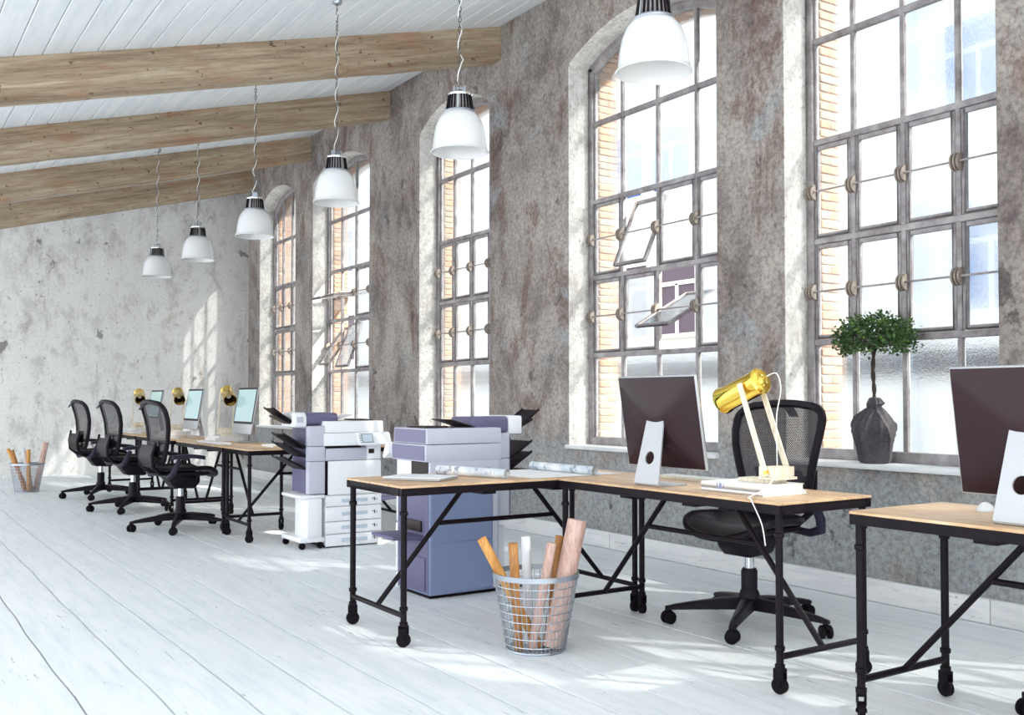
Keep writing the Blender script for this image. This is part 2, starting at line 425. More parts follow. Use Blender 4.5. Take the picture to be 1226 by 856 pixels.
def arched_wall(name, x0, x1, yf, yb, ztop, ops, mats):
    """wall slab with arched openings; plaster on its faces"""
    b = MB(); N = 24
    ops = sorted(ops)
    for y, flip in ((yf, 0), (yb, 1)):
        def q(p):
            b.add([(a, y, z) for a, z in (reversed(p) if flip else p)], [tuple(range(len(p)))])
        xs = [x0]
        for a, c in ops: xs += [a, c]
        xs.append(x1)
        for i in range(0, len(xs), 2):
            for z0, z1 in ((0, SILL), (SILL, SPRING), (SPRING, ztop)):
                q([(xs[i], z0), (xs[i+1], z0), (xs[i+1], z1), (xs[i], z1)])
        for a, c in ops:
            q([(a, 0), (c, 0), (c, SILL), (a, SILL)])
            m, hw = (a+c)/2, (c-a)/2
            for k in range(N):
                u, w = a + (c-a)*k/N, a + (c-a)*(k+1)/N
                q([(u, arc_z(u-m, hw)), (w, arc_z(w-m, hw)), (w, ztop), (u, ztop)])
    for a, c in ops:
        m, hw = (a+c)/2, (c-a)/2
        pts = [(a, SILL), (a, SPRING)] + [(a + (c-a)*k/N, arc_z(a + (c-a)*k/N - m, hw)) for k in range(1, N)] + [(c, SPRING), (c, SILL)]
        for p, r in zip(pts, pts[1:] + pts[:1]):
            b.add([(p[0], yf, p[1]), (r[0], yf, r[1]), (r[0], yb, r[1]), (p[0], yb, p[1])], [(0, 1, 2, 3)])
    for x in (x0, x1):
        for z0, z1 in ((0, SILL), (SILL, SPRING), (SPRING, ztop)):
            b.add([(x, yf, z0), (x, yb, z0), (x, yb, z1), (x, yf, z1)], [(0, 1, 2, 3)])
    me = b.mesh(name, bevel=0.012, seg=2)
    me.materials.append(mats[0]); me.materials.append(mats[1])
    for p in me.polygons:          # the splayed reveals take the paler plaster with sunlight painted in
        c = p.center
        if abs(p.normal.y) < 0.5 and x0 + 0.05 < c.x < x1 - 0.05: p.material_index = 1
    o = bpy.data.objects.new(name, me); COL.objects.link(o)
    return struct(o)

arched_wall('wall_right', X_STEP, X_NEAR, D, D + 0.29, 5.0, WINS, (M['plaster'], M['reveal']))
JOG = 5.75
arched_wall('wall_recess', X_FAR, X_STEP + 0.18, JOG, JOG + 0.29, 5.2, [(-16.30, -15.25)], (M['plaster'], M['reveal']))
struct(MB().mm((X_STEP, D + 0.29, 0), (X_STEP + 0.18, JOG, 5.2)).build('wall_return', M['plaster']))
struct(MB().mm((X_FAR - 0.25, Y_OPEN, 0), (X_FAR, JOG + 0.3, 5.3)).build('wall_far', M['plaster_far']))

# floor: dark bed with painted planks, each its own piece
fl = struct(MB().mm((X_FAR, Y_OPEN, -0.16), (X_NEAR, JOG + 0.3, -0.026)).build('floor', M['dark_gap']))
rng = random.Random(3)
PITCH_Y = 0.2835
def wob(k):
    r = random.Random(k*17 + 5)
    ph = [r.uniform(0, 6.28) for _ in range(4)]; am = [r.uniform(0.0015, 0.005) for _ in range(4)]
    fr = (0.7, 1.9, 3.7, 7.3)
    return lambda x: sum(am[i]*math.sin(fr[i]*x + ph[i])*(1 if i < 2 else 0.6) for i in range(4))
def lay_row(k, ya, yb, xa, xb, ylim):
    wa, wb = wob(k), wob(k+1)
    x = xa + 0.002; first = True
    while x < xb - 0.01:
        ln = rng.uniform(4.5, 8.5) if not first else rng.uniform(1.5, 7)
        first = False
        e = min(x + ln, xb)
        if xb - e < 1.2: e = xb
        n = max(4, int((e - x)/0.16)); gap = 0.0030 + 0.0035*rng.random(); dz = rng.uniform(-0.0015, 0.001)
        vs_ = []; fs = []
        for i in range(n+1):
            xx = x + (e - x - 0.003)*i/n
            y0 = ya + wa(xx) + gap; y1 = min(yb + wb(xx) - gap, ylim - 0.003)
            for yy, zz in ((y0, -0.026), (y0, -0.001), (y0 + 0.001, 0), (y1 - 0.001, 0), (y1, -0.001), (y1, -0.026)):
                vs_.append((xx, yy, zz + (dz if zz > -0.02 else 0)))
        for i in range(n):
            for j in range(5): fs.append((i*6+j, (i+1)*6+j, (i+1)*6+j+1, i*6+j+1))
        fs += [tuple(range(6)), tuple(n*6+j for j in range(5, -1, -1))]
        MB().add(vs_, fs).build('plank', M['floor_paint'], fl, smooth=False)
        x = e
for k in range(-10, 14):
    ya = 1.307 + k*PITCH_Y
    if ya + PITCH_Y > Y_OPEN: lay_row(k, ya, ya + PITCH_Y, X_FAR, X_NEAR, D)
for k in range(3):
    lay_row(40 + k, D + 0.005 + k*0.2267, D + 0.005 + (k+1)*0.2267, X_FAR, X_STEP, JOG)

# skirting along the window wall
sk = struct(MB().mm((X_STEP, D - 0.012, 0.002), (X_NEAR, D - 0.001, 0.125)).build('baseboard_right', M['dark_gap']))
xj = [X_STEP, -12.6, -9.4, -6.19, -3.0, 0.2, X_NEAR]
for a, c in zip(xj, xj[1:]):
    MB().mm((a + 0.002, D - 0.04, 0.002), (c - 0.002, D - 0.001, 0.135)).build('skirting_board', M['skirting_paint'], sk, bevel=0.006)

# ceiling: roof deck with tongued boards running the length of the room
cl = MB()
zo = 0.03
cl.add([(X_FAR - 0.2, Y_OPEN, ceil_z(Y_OPEN) + zo), (X_NEAR, Y_OPEN, ceil_z(Y_OPEN) + zo), (X_NEAR, D + 0.2, ceil_z(D + 0.2) + zo), (X_FAR - 0.2, D + 0.2, ceil_z(D + 0.2) + zo),
        (X_FAR - 0.2, Y_OPEN, ceil_z(Y_OPEN) + 0.2), (X_NEAR, Y_OPEN, ceil_z(Y_OPEN) + 0.2), (X_NEAR, D + 0.2, ceil_z(D + 0.2) + 0.2), (X_FAR - 0.2, D + 0.2, ceil_z(D + 0.2) + 0.2)],
       [(0,3,2,1),(4,5,6,7),(0,1,5,4),(1,2,6,5),(2,3,7,6),(3,0,4,7)])
cl.add([(X_FAR - 0.2, D + 0.2, ceil_z(D + 0.2)), (X_STEP + 0.18, D + 0.2, ceil_z(D + 0.2)), (X_STEP + 0.18, 6.1, ceil_z(6.1)), (X_FAR - 0.2, 6.1, ceil_z(6.1)),
        (X_FAR - 0.2, D + 0.2, ceil_z(D + 0.2) + .2), (X_STEP + 0.18, D + 0.2, ceil_z(D + 0.2) + .2), (X_STEP + 0.18, 6.1, ceil_z(6.1) + .2), (X_FAR - 0.2, 6.1, ceil_z(6.1) + .2)],
       [(0,3,2,1),(4,5,6,7),(0,1,5,4),(1,2,6,5),(2,3,7,6),(3,0,4,7)])
cl = struct(cl.build('ceiling', M['dark_gap'], merge=False))
BP = 0.1895
nb = int((D - Y_OPEN)/BP) + 1
sl = math.atan(0.2615)
for i in range(nb):
    y1 = D - i*BP - 0.003 if i else D - 0.001
    y0 = max(D - (i+1)*BP, Y_OPEN) + 0.002
    if y0 >= y1: continue
    b = MB()
    pr = [(y0, ceil_z(y0) + 0.006), (y0 + 0.006, ceil_z(y0 + 0.006)), (y1 - 0.006, ceil_z(y1 - 0.006)), (y1, ceil_z(y1) + 0.006), (y1, ceil_z(y1) + 0.028), (y0, ceil_z(y0) + 0.028)]
    b.prism(pr, 'x', X_FAR + 0.001, X_NEAR).build('ceiling_board', M['ceiling_paint'], cl, smooth=False)

# timber beams
for i, xf in enumerate((-7.85, -10.2, -12.57, -14.93)):
    b = MB(); r = random.Random(i)
    ys = [Y_OPEN + (D - 0.002 - Y_OPEN)*k/24 for k in range(25)]
    vs_ = []
    for y in ys:
        zt = ceil_z(y) - 0.001; zb = zt - 0.318 + r.uniform(-0.004, 0.004)
        xo = r.uniform(-0.003, 0.003)
        for px_, pz in ((xf + xo, zt), (xf + xo, zb + 0.014), (xf - 0.014 + xo, zb), (xf - 0.19, zb), (xf - 0.2, zb + 0.012), (xf - 0.2, zt)):
            vs_.append((px_, y, pz))
    fs = [(k*6+j, k*6+(j+1) % 6, (k+1)*6+(j+1) % 6, (k+1)*6+j) for k in range(24) for j in range(6)]
    fs += [tuple(range(6)), tuple(24*6+j for j in range(5, -1, -1))]
    o = b.add(vs_, fs).build('ceiling_beam', M['beam'])
    tag(o, 'rough sawn timber ceiling beam sloping up to the plastered window wall', 'beam', 'timber ceiling beams')

# ------------------------------------------------------------------ windows
ZL = [SILL, 1.575, 2.245, 2.905, 3.585]
disc = MB()
for sx in (-0.021, 0.0, 0.021):
    pts = [(0.0, -0.052)] + [(-0.05*math.sin(PI*k/10), -0.052*math.cos(PI*k/10)) for k in range(1, 10)] + [(0.0, 0.052)]
    disc.prism(pts, 'x', sx - 0.006, sx + 0.006)
disc.cyl((-0.03, -0.022, 0), (0.03, -0.022, 0), 0.01, n=8)
DISC = disc.mesh('pivot_latch')
def window(n, a, c, yf, opened={}):
    m, hw = (a+c)/2, (c-a)/2; W = c - a
    w = struct(empty('window_%d' % n, (m, yf, SILL)))
    def az(x): return arc_z(x, hw) - SILL
    fr = MB(); T = 0.055
    fr.mm((-hw, 0, 0), (-hw + T, 0.06, SPRING - SILL)); fr.mm((hw - T, 0, 0), (hw, 0.06, SPRING - SILL))
    fr.mm((-hw + T, -0.012, 0.0), (hw - T, 0.072, 0.07))
    N = 24
    def ring(y0, y1, o0, o1):
        vs_ = []
        for k in range(N+1):
            x = -hw + W*k/N; s = 1 - o1/hw
            for (xx, zz) in ((x*(1 - o0/hw), az(x) - o0), (x*s, az(x) - o1)):
                vs_ += [(xx, y0, zz), (xx, y1, zz)]
        fs = []
        for k in range(N):
            p, q = 4*k, 4*k + 4
            fs += [(p, p+1, q+1, q), (p+2, q+2, q+3, p+3), (p, q, q+2, p+2), (p+1, p+3, q+3, q+1)]
        fs += [(0, 2, 3, 1), (4*N, 4*N+1, 4*N+3, 4*N+2)]
        fr.add(vs_, fs)
    ring(0, 0.06, 0.0, T)
    fr.mm((-hw + T, 0.02, 0.07), (-hw + T + 0.018, 0.05, SPRING - SILL - 0.03)); fr.mm((hw - T - 0.018, 0.02, 0.07), (hw - T, 0.05, SPRING - SILL - 0.03))
    fr.build('frame', M['window_steel'], w, bevel=0.004, seg=1)
    xm = [-hw + W*k/4 for k in range(5)]
    for x in xm[1:4]:
        MB().mm((x - 0.016, 0.012, 0.07), (x + 0.016, 0.05, az(x) - T + 0.005)).build('mullion', M['window_steel'], w, bevel=0.004, seg=1)
    for z in ZL[1:]:
        MB().mm((-hw + T, 0.008, z - SILL - 0.02), (hw - T, 0.052, z - SILL + 0.02)).build('transom', M['window_steel'], w, bevel=0.004, seg=1)
    edges = [-hw + T] + xm[1:4] + [hw - T]
    for ci in range(4):
        x0, x1 = edges[ci] + (0.016 if ci else 0.0), edges[ci+1] - (0.016 if ci < 3 else 0.0)
        for ri in range(5):
            if ri in (1, 2):
                z0, z1 = ZL[ri] - SILL + 0.022, ZL[ri+1] - SILL - 0.022
                xc, zc = (x0+x1)/2, (z0+z1)/2; dx, dz = (x1-x0)/2 - 0.003, (z1-z0)/2 - 0.003
                b = MB(); t = 0.026
                b.mm((-dx, -0.014, -dz), (-dx + t, 0.014, dz)); b.mm((dx - t, -0.014, -dz), (dx, 0.014, dz))
                b.mm((-dx + t, -0.014, -dz), (dx - t, 0.014, -dz + t)); b.mm((-dx + t, -0.014, dz - t), (dx - t, 0.014, dz))
                k = b.build('casement', M['window_steel'], w, bevel=0.003, seg=1, loc=(xc, 0.03, zc))
                MB().mm((-dx + t, -0.003, -dz + t), (dx - t, 0.003, dz - t)).build('pane', M['glass'], k)
                if (ri, ci) in opened: k.rotation_euler.x = math.radians(opened[(ri, ci)])
            elif ri < 4:
                z0 = (0.07 if ri == 0 else ZL[ri] - SILL + 0.02); z1 = ZL[ri+1] - SILL - 0.02
                MB().mm((x0, 0.028, z0), (x1, 0.034, z1)).build('pane', M['glass'], w)
            else:
                z0 = ZL[4] - SILL + 0.02
                top = [(x0 + (x1-x0)*k/8, az((x0 + (x1-x0)*k/8)) - T) for k in range(8, -1, -1)]
                MB().prism([(x0, z0), (x1, z0)] + top, 'y', 0.028, 0.034).build('pane', M['glass'], w)
    for ri in (1, 2):
        zc = (ZL[ri] + ZL[ri+1])/2 - SILL
        MB().cyl((-hw + 0.03, -0.012, zc), (hw - 0.03, -0.012, zc), 0.0065, n=8).build('rod', M['window_steel'], w)
        for x in [-hw + T - 0.01] + xm[1:4] + [hw - T + 0.01]:
            link('pivot_latch', DISC, M['latch'], w, (x, 0.012, zc))
    return w

OPEN = {1: {}, 2: {(2, 1): -24, (1, 2): -62}, 3: {}, 4: {(2, 0): -82, (2, 1): -82, (1, 0): -35, (1, 1): -20}, 5: {}, 6: {}}
BR = MB().box((0, 0, 0), (0.016, 0.098, 0.052)).mesh('brick_header', bevel=0.004, seg=1)
BRL = MB().box((0, 0, 0), (0.016, 0.2, 0.052)).mesh('brick_stretcher', bevel=0.004, seg=1)
for i, (a, c) in enumerate(WINS + [(-16.30, -15.25)]):
    n = i + 1; yw = D if i < 6 else JOG
    window(n, a, c, yw + 0.215, OPEN.get(n, {}))
    # ledge under the window
    struct(MB().mm((a - 0.015, yw - 0.035, SILL - 0.03), (c + 0.015, yw + 0.215, SILL + 0.002)).build('trim_%d' % (n*2 - 1), M['skirting_paint'], bevel=0.006))
    if i > 4: continue
    # outer brick reveal, seen through the glass
    y0, y1 = yw + 0.292, yw + 0.5
    b = MB(); m, hw = (a+c)/2, (c-a)/2
    gl_, gr_ = (0.3 if i else 0.3), 0.3
    b.mm((a - gl_, y0, 0), (a + 0.05, y1, SPRING)); b.mm((c - 0.05, y0, 0), (c + gr_, y1, SPRING))
    b.mm((a + 0.05, y0, 0), (c - 0.05, y1, SILL - 0.02))
    N = 20
    pa = [(a - gl_ + (c - a + gl_ + gr_)*0, 5.0)]
    xs = [a + 0.05 + (c - a - 0.1)*k/N for k in range(N+1)]
    for u, v in zip(xs, xs[1:]):
        b.prism([(u, arc_z(u-m, hw) - 0.05), (v, arc_z(v-m, hw) - 0.05), (v, 5.0), (u, 5.0)], 'y', y0, y1)
    b.mm((a - gl_, y0, SPRING), (a + 0.05, y1, 5.0)); b.mm((c - 0.05, y0, SPRING), (c + gr_, y1, 5.0))
    tr = struct(b.build('trim_%d' % (n*2), M['mortar'], smooth=False, merge=False))
    rb = random.Random(i)
    z = SILL + 0.03; k = 0
    while z < SPRING - 0.03:
        if k % 2: link('brick', BRL, M['brick'], tr, (a + 0.052 + rb.uniform(-0.002, 0.003), (y0+y1)/2, z))
        else:
            for s in (-1, 1): link('brick', BR, M['brick'], tr, (a + 0.052 + rb.uniform(-0.002, 0.003), (y0+y1)/2 + s*0.052, z))
        z += 0.0615; k += 1
    r = (hw*hw + RISE*RISE)/(2*RISE); half = math.asin(hw/r); na = int(2*half*r/0.0615)
    for k in range(na + 1):
        t = -half + 2*half*(k + 0.5)/(na + 1)
        for s in ((-1, 1) if k % 2 else (0,)):
            o = link('brick', BR if s else BRL, M['brick'], tr, (m + (r - 0.053)*math.sin(t), (y0+y1)/2 + s*0.052, SPRING + RISE - r + (r - 0.053)*math.cos(t)))
            o.rotation_euler.y = t - PI/2

# ------------------------------------------------------------------ across the street
street = struct(MB().mm((-60, D + 0.5, -0.4), (30, 40, -0.2)).build('floor_street', M['street']))
fb = empty('neighbour_building', (-15, 13, -0.2))
tag(fb, 'white rendered building with dark string course across the street', 'building')
MB().mm((-40, 0, 0), (25, 6, 8.2)).build('wall', M['facade'], fb)
MB().mm((-40, -0.18, 1.78), (25, 0, 2.1)).build('string_course', M['facade_dark'], fb, bevel=0.01)
MB().mm((-40, -0.35, 8.1), (25, 0.1, 8.4)).build('cornice', M['facade_frame'], fb, bevel=0.02)
MB().cyl((6.15, -0.12, 0), (6.15, -0.12, 8.2), 0.09, n=12).build('downpipe', M['handle_blue'], fb)
for row, (z0, z1) in enumerate(((2.65, 4.05), (5.45, 6.75))):
    for x in (-28, -24.5, -21, -17.5, -14, -11, -8, -5, -2.6, -0.25, 1.1, 4.0, 7.35, 10.5):
        x += 0.0 if row == 0 else -0.15
        wn = MB().mm((x - 0.6, -0.08, z0 - 0.08), (x + 0.6, 0.01, z0)).mm((x - 0.6, -0.06, z1), (x + 0.6, 0.01, z1 + 0.1)).mm((x - 0.6, -0.06, z0), (x - 0.5, 0.01, z1)).mm((x + 0.5, -0.06, z0), (x + 0.6, 0.01, z1))
        wn.mm((x - 0.035, -0.055, z0), (x + 0.035, 0.01, z1 - 0.45)).mm((x - 0.5, -0.055, z1 - 0.48), (x + 0.5, 0.01, z1 - 0.4))
        wn = wn.build('window', M['facade_frame'], fb)
        MB().mm((x - 0.5, -0.02, z0), (x + 0.5, -0.005, z1)).build('pane', M['facade_glass'] if (row or x > 5) else M['facade_purple'], wn)

# ------------------------------------------------------------------ desks
def make_desk(L=1.52, W=0.59, H=0.78):
    d = empty('desk')
    hx, hy = L/2, W/2
    top = MB().mm((-hx, -hy, H - 0.012), (hx, hy, H)).build('tabletop', M['desk_wood'], d, bevel=0.002, seg=1)
    fr = MB(); z0, z1 = H - 0.05, H - 0.012
    fr.mm((-hx + .001, -hy + .001, z0), (hx - .001, -hy + 0.03, z1)); fr.mm((-hx + .001, hy - 0.03, z0), (hx - .001, hy - .001, z1))
    fr.mm((-hx + .001, -hy + 0.03, z0), (-hx + 0.03, hy - 0.03, z1)); fr.mm((hx - 0.03, -hy + 0.03, z0), (hx - .001, hy - 0.03, z1))
    fr.build('apron', M['black_metal'], d, bevel=0.002, seg=1)
    lx, ly = hx - 0.028, hy - 0.028
    for sx in (-1, 1):
        for sy in (-1, 1):
            b = MB(); x, y = 0, 0
            b.lathe([(0.0155, 0.105), (0.0155, H - 0.05)], 14)
            for zc in (0.112, 0.185, H - 0.135):
                b.lathe([(0.0155, zc - 0.012), (0.021, zc - 0.008), (0.021, zc + 0.008), (0.0155, zc + 0.012)], 14)
            leg = b.build('leg', M['black_metal'], d, loc=(sx*lx, sy*ly, 0))
            c = MB()
            c.mm((-0.022, -0.017, 0.06), (0.022, -0.012, 0.1)); c.mm((-0.022, 0.012, 0.06), (0.022, 0.017, 0.1)); c.mm((-0.022, -0.017, 0.092), (0.022, 0.017, 0.104))
            c.cyl((0, -0.02, 0.036), (0, 0.02, 0.036), 0.008, n=8)
            c.cyl((0, -0.011, 0.035), (0, 0.011, 0.035), 0.034, n=20)
            c.mm((-0.012, -0.016, 0.03), (0.012, -0.0115, 0.075)); c.mm((-0.012, 0.0115, 0.03), (0.012, 0.016, 0.075))
            cs = c.build('caster', M['rubber'], leg, merge=False)
            cs.rotation_euler.z = 0.5*sx + 0.3*sy
        MB().cyl((sx*lx, -ly, 0.15), (sx*lx, ly, 0.15), 0.0135, n=10).build('end_rail', M['black_metal'], d)
        MB().cyl((sx*(lx - 0.004), 0, 0.155), (sx*0.22, 0, H - 0.055), 0.0135, n=10).build('brace', M['black_metal'], d)
        MB().mm((sx*0.22 - 0.06, -hy + 0.03, H - 0.066), (sx*0.22 + 0.02, hy - 0.03, H - 0.03)).build('crossbar', M['black_metal'], d)
    q = (0.545 - 0.155)/(H - 0.055 - 0.155); xr = lx - 0.004 + (0.22 - lx + 0.004)*q
    MB().cyl((-xr, 0, 0.545), (xr, 0, 0.545), 0.0125, n=10).build('stretcher', M['black_metal'], d)
    return d
DH = 0.78
desk0 = make_desk(W=0.59)
desk0.location = (-3.51, 3.415, 0)
tag(desk0, 'wood-topped black pipe desk on casters holding the gold lamp on white books', 'desk', 'wheeled pipe-frame desks')
def desk_copy(loc, rz, label, src=desk0):
    c = copy_tree(src, None, loc, rz); return tag(c, label, 'desk', 'wheeled pipe-frame desks')
desk_copy((-1.655, 3.415, 0), 0, 'wood-topped black pipe desk carrying the monitor and white mouse')
deskw = make_desk(W=0.645)
deskw.location = (-4.597, 2.95, 0); deskw.rotation_euler.z = PI/2
tag(deskw, 'black pipe desk turned crosswise with drawings and a closed laptop on it', 'desk', 'wheeled pipe-frame desks')
desk_copy((-8.405, 3.47, 0), PI/2, 'black pipe desk turned crosswise next to the white copier trays', deskw)
desk_copy((-9.52, 3.0, 0), PI, 'black pipe desk in the far row joined to the crosswise desk')
desk_copy((-11.26, 3.0, 0), PI, 'middle desk of the far row with black pipe frame and wooden top')
desk_copy((-12.84, 3.0, 0), PI, 'last desk of the far row, closest to the plaster end wall')

# ------------------------------------------------------------------ office chairs (face +y)
def make_chair():
    t = empty('office_chair')
    b = MB()
    R = 0.43
    b.lathe([(0.042, 0.085), (0.055, 0.10), (0.055, 0.165), (0.046, 0.19)], 20)
    for k in range(5):
        a = 2*PI*k/5; c, s = math.cos(a), math.sin(a)
        secs = [(0.03, 0.036, 0.155, 0.09), (0.15, 0.03, 0.145, 0.088), (0.30, 0.024, 0.122, 0.082), (0.39, 0.02, 0.106, 0.078), (R + 0.012, 0.016, 0.093, 0.074)]
        vs_ = []
        for r, w, zt, zb in secs:
            for u, z in ((-w, zb), (w, zb), (w, zt - 0.008), (w*0.55, zt), (-w*0.55, zt), (-w, zt - 0.008)):
                vs_.append((c*r - s*u, s*r + c*u, z))
        fs = [(i*6+j, i*6+(j+1) % 6, (i+1)*6+(j+1) % 6, (i+1)*6+j) for i in range(len(secs)-1) for j in range(6)]
        fs += [tuple(range(6)), tuple((len(secs)-1)*6+j for j in range(5, -1, -1))]
        b.add(vs_, fs)
    base = b.build('star_base', M['black_plastic'], t)
    for k in range(5):
        a = 2*PI*k/5
        # wheels are laid on their sides, one either side of the stem
        out = MB()
        for sy in (-1, 1):
            prof = [(0.026, -0.012), (0.034, -0.007), (0.034, 0.007), (0.026, 0.012)]
            m = MB().lathe(prof, 18)
            out.add([(x, z + sy*0.019, y + 0.034) for x, y, z in m.v], m.f)
        out.cyl((0, -0.012, 0.034), (0, 0.012, 0.034), 0.008, n=8)
        out.prism([(0.036*math.cos(PI*q/8), 0.036 + 0.04*math.sin(PI*q/8)) for q in range(1, 8)], 'y', -0.007, 0.007)
        out.cyl((0.012, 0, 0.055), (0.012, 0, 0.095), 0.009, n=8)
        o = out.build('caster', M['rubber'], base, merge=False, loc=((R - 0.005)*math.cos(a), (R - 0.005)*math.sin(a), 0))
        o.rotation_euler.z = a*1.7 + 0.6
    MB().lathe([(0.043, 0.17), (0.043, 0.29), (0.036, 0.305)], 20).build('column_sleeve', M['black_plastic'], t)
    MB().lathe([(0.025, 0.30), (0.025, 0.42)], 20).build('gas_lift', M['chrome'], t)
    MB().prism([(-0.17, 0.50), (-0.08, 0.385), (0.10, 0.375), (0.15, 0.43), (0.155, 0.515), (-0.12, 0.53)], 'x', -0.095, 0.095).build('tilt_mechanism', M['black_plastic'], t, bevel=0.014)
    MB().cyl((-0.15, 0.10, 0.475), (0.15, 0.10, 0.475), 0.017, n=12).build('tension_knob', M['black_plastic'], t)
    # seat: dished mesh pan with a rolled front edge, in a moulded frame
    def outline(u):                       # superellipse, wider at the front
        a = 2*PI*u; c, s = math.cos(a), math.sin(a)
        e = 0.62
        x = math.copysign(abs(c)**e, c); y = math.copysign(abs(s)**e, s)
        w = 0.265 + 0.025*y
        return x*w, y*0.255
    def seat_z(x, y):
        z = 0.575 - 0.018*math.cos(x/0.29*PI/2) + 0.016*(abs(x)/0.29)**2
        if y > 0.10: z -= 0.9*(y - 0.10)**2*2.6
        if y < -0.15: z += (y + 0.15)**2*1.5
        return z
    def seat_fn(r, u):
        x, y = outline(u); x *= r; y *= r
        return (x, y + 0.03, seat_z(x, y))
    s = MB(); nr, na = 8, 40
    pts = [seat_fn(i/nr, k/na) for i in range(1, nr+1) for k in range(na)] + [seat_fn(0, 0)]
    fs = [(i*na+k, i*na+(k+1) % na, (i+1)*na+(k+1) % na, (i+1)*na+k) for i in range(nr-1) for k in range(na)] + [(len(pts)-1, (k+1) % na, k) for k in range(na)]
    N = len(pts)
    low = [(x, y, z - 0.012) for x, y, z in pts]
    s.add(pts + low, fs + [tuple(N + i for i in reversed(f)) for f in fs] + [((nr-1)*na + k, (nr-1)*na + (k+1) % na, N + (nr-1)*na + (k+1) % na, N + (nr-1)*na + k) for k in range(na)])
    seat = s.build('seat', M['black_plastic'], t)
    MB().tube([(x, y + 0.03, seat_z(x, y) - 0.012) for x, y in (outline(k/56) for k in range(56))], 0.02, 8, True).build('seat_frame', M['black_plastic'], t)
    pan = MB()
    pan.slab(lambda u, v: ((u - 0.5)*0.40, (v - 0.5)*0.38 + 0.01, 0.535 - 0.02*math.cos((u - 0.5)*PI)), 8, 6, (0, 0, -0.03))
    pan.build('seat_pan', M['black_plastic'], t, bevel=0.006, seg=1)
    # backrest
    prof = [(0.62, 0.185), (0.66, 0.205), (0.74, 0.222), (0.84, 0.246), (0.94, 0.27), (1.02, 0.284), (1.08, 0.286)]
    def hw_(z):
        for (za, wa), (zb, wb) in zip(prof, prof[1:]):
            if z <= zb: return wa + (wb - wa)*(z - za)/(zb - za)
        return prof[-1][1]
    def back_y(x, z):
        k = (z - 0.60)/0.57
        return -0.25 - 0.035*k + 0.03*math.sin(k*PI*1.05) + 0.42*x*x - 0.05*max(0, k - 0.65)
    ring = []
    for k in range(9): ring.append((-prof[0][1] + 2*prof[0][1]*k/8, 0.595 + 0.025*(abs(k - 4)/4)**2))
    for z, w in prof[1:]: ring.append((w, z))
    for k in range(1, 10):
        a = PI/2*k/10; ring.append((0.286 - 0.12 + 0.12*math.cos(a), 1.08 + 0.085*math.sin(a)))
    for k in range(0, 9): ring.append((0.166 - 0.332*k/8, 1.165 + 0.012*(1 - (abs(k - 4)/4)**2)))
    for k in range(9, 0, -1):
        a = PI/2*k/10; ring.append((-(0.286 - 0.12 + 0.12*math.cos(a)), 1.08 + 0.085*math.sin(a)))
    for z, w in reversed(prof[1:]): ring.append((-w, z))
    MB().tube([(x, back_y(x, z), z) for x, z in ring], 0.0225, 8, True).build('back_frame', M['black_plastic'], t)
    bm_ = MB(); cz = 0.9; nr = 10; n = len(ring); pts = []
    for i in range(1, nr+1):
        for x, z in ring:
            xx, zz = x*i/nr, cz + (z - cz)*i/nr; pts.append((xx, back_y(xx, zz), zz))
    pts.append((0, back_y(0, cz), cz))
    fs = [(i*n+k, i*n+(k+1) % n, (i+1)*n+(k+1) % n, (i+1)*n+k) for i in range(nr-1) for k in range(n)] + [(len(pts)-1, (k+1) % n, k) for k in range(n)]
    bm_.add(pts, fs).build('back_mesh', M['chair_mesh'], t)
    # lumbar pad and the yoke that carries the back
    MB().slab(lambda u, v: ((u - 0.5)*0.34*(1 - 0.25*abs(v - 0.4)), back_y((u - 0.5)*0.34, 0.68 + 0.14*v) - 0.035, 0.68 + 0.14*v), 8, 4, (0, 0.012, 0)).build('lumbar_pad', M['black_plastic'], t, bevel=0.004, seg=1)
    yk = MB()
    for sx in (-1, 1):
        yk.tube([(sx*0.06, -0.12, 0.515), (sx*0.13, -0.24, 0.535), (sx*0.17, -0.315, 0.60), (sx*0.175, -0.325, 0.70), (sx*0.20, -0.30, 0.82)], [0.02, 0.02, 0.018, 0.016, 0.012], 8)
    yk.slab(lambda u, v: ((u - 0.5)*(0.30 + 0.06*v), -0.305 - 0.03*math.sin(v*PI), 0.585 + 0.20*v), 8, 5, (0, 0.014, 0))
    yk.build('yoke', M['black_plastic'], t)
    MB().slab(lambda u, v: ((u - 0.5)*0.07, back_y(0, 1.15) - 0.02 - 0.06*v, 1.165 - 0.04*v*v - 0.015*v), 4, 4, (0, 0, -0.01)).build('back_handle', M['dark_blue_plastic'], t, bevel=0.003, seg=1)
    for sx in (-1, 1):
        arm = MB()
        arm.tube([(sx*0.11, -0.17, 0.515), (sx*0.24, -0.20, 0.50), (sx*0.315, -0.19, 0.525), (sx*0.33, -0.165, 0.58), (sx*0.325, -0.13, 0.655)], [0.018, 0.022, 0.026, 0.026, 0.022], 10)
        a_ = arm.build('armrest', M['dark_blue_plastic'], t)
        MB().slab(lambda u, v: (sx*0.318 + (u - 0.5)*0.085*(1 - 0.25*v*v), -0.20 + 0.30*v, 0.695 + 0.012*math.sin(v*PI) - 0.01*v*v + 0.004*math.cos((u - .5)*PI)), 6, 10, (0, 0, -0.034)).build('arm_pad', M['dark_blue_plastic'], a_, bevel=0.008)
    return t
ch0 = make_chair()
def place_chair(src, loc, rz, base_deg, label, first=False):
    c = src if first else copy_tree(src)
    c.location = loc; c.rotation_euler = (0, 0, rz)
    for k in kids(c):
        if k.name.startswith('star_base'): k.rotation_euler.z = math.radians(base_deg) - rz
    return tag(c, label, 'chair', 'black mesh office chairs')
place_chair(ch0, (-9.33, 2.50, 0), 0.09, -95, 'black mesh office chair at the far-row desk nearest the white copier', True)
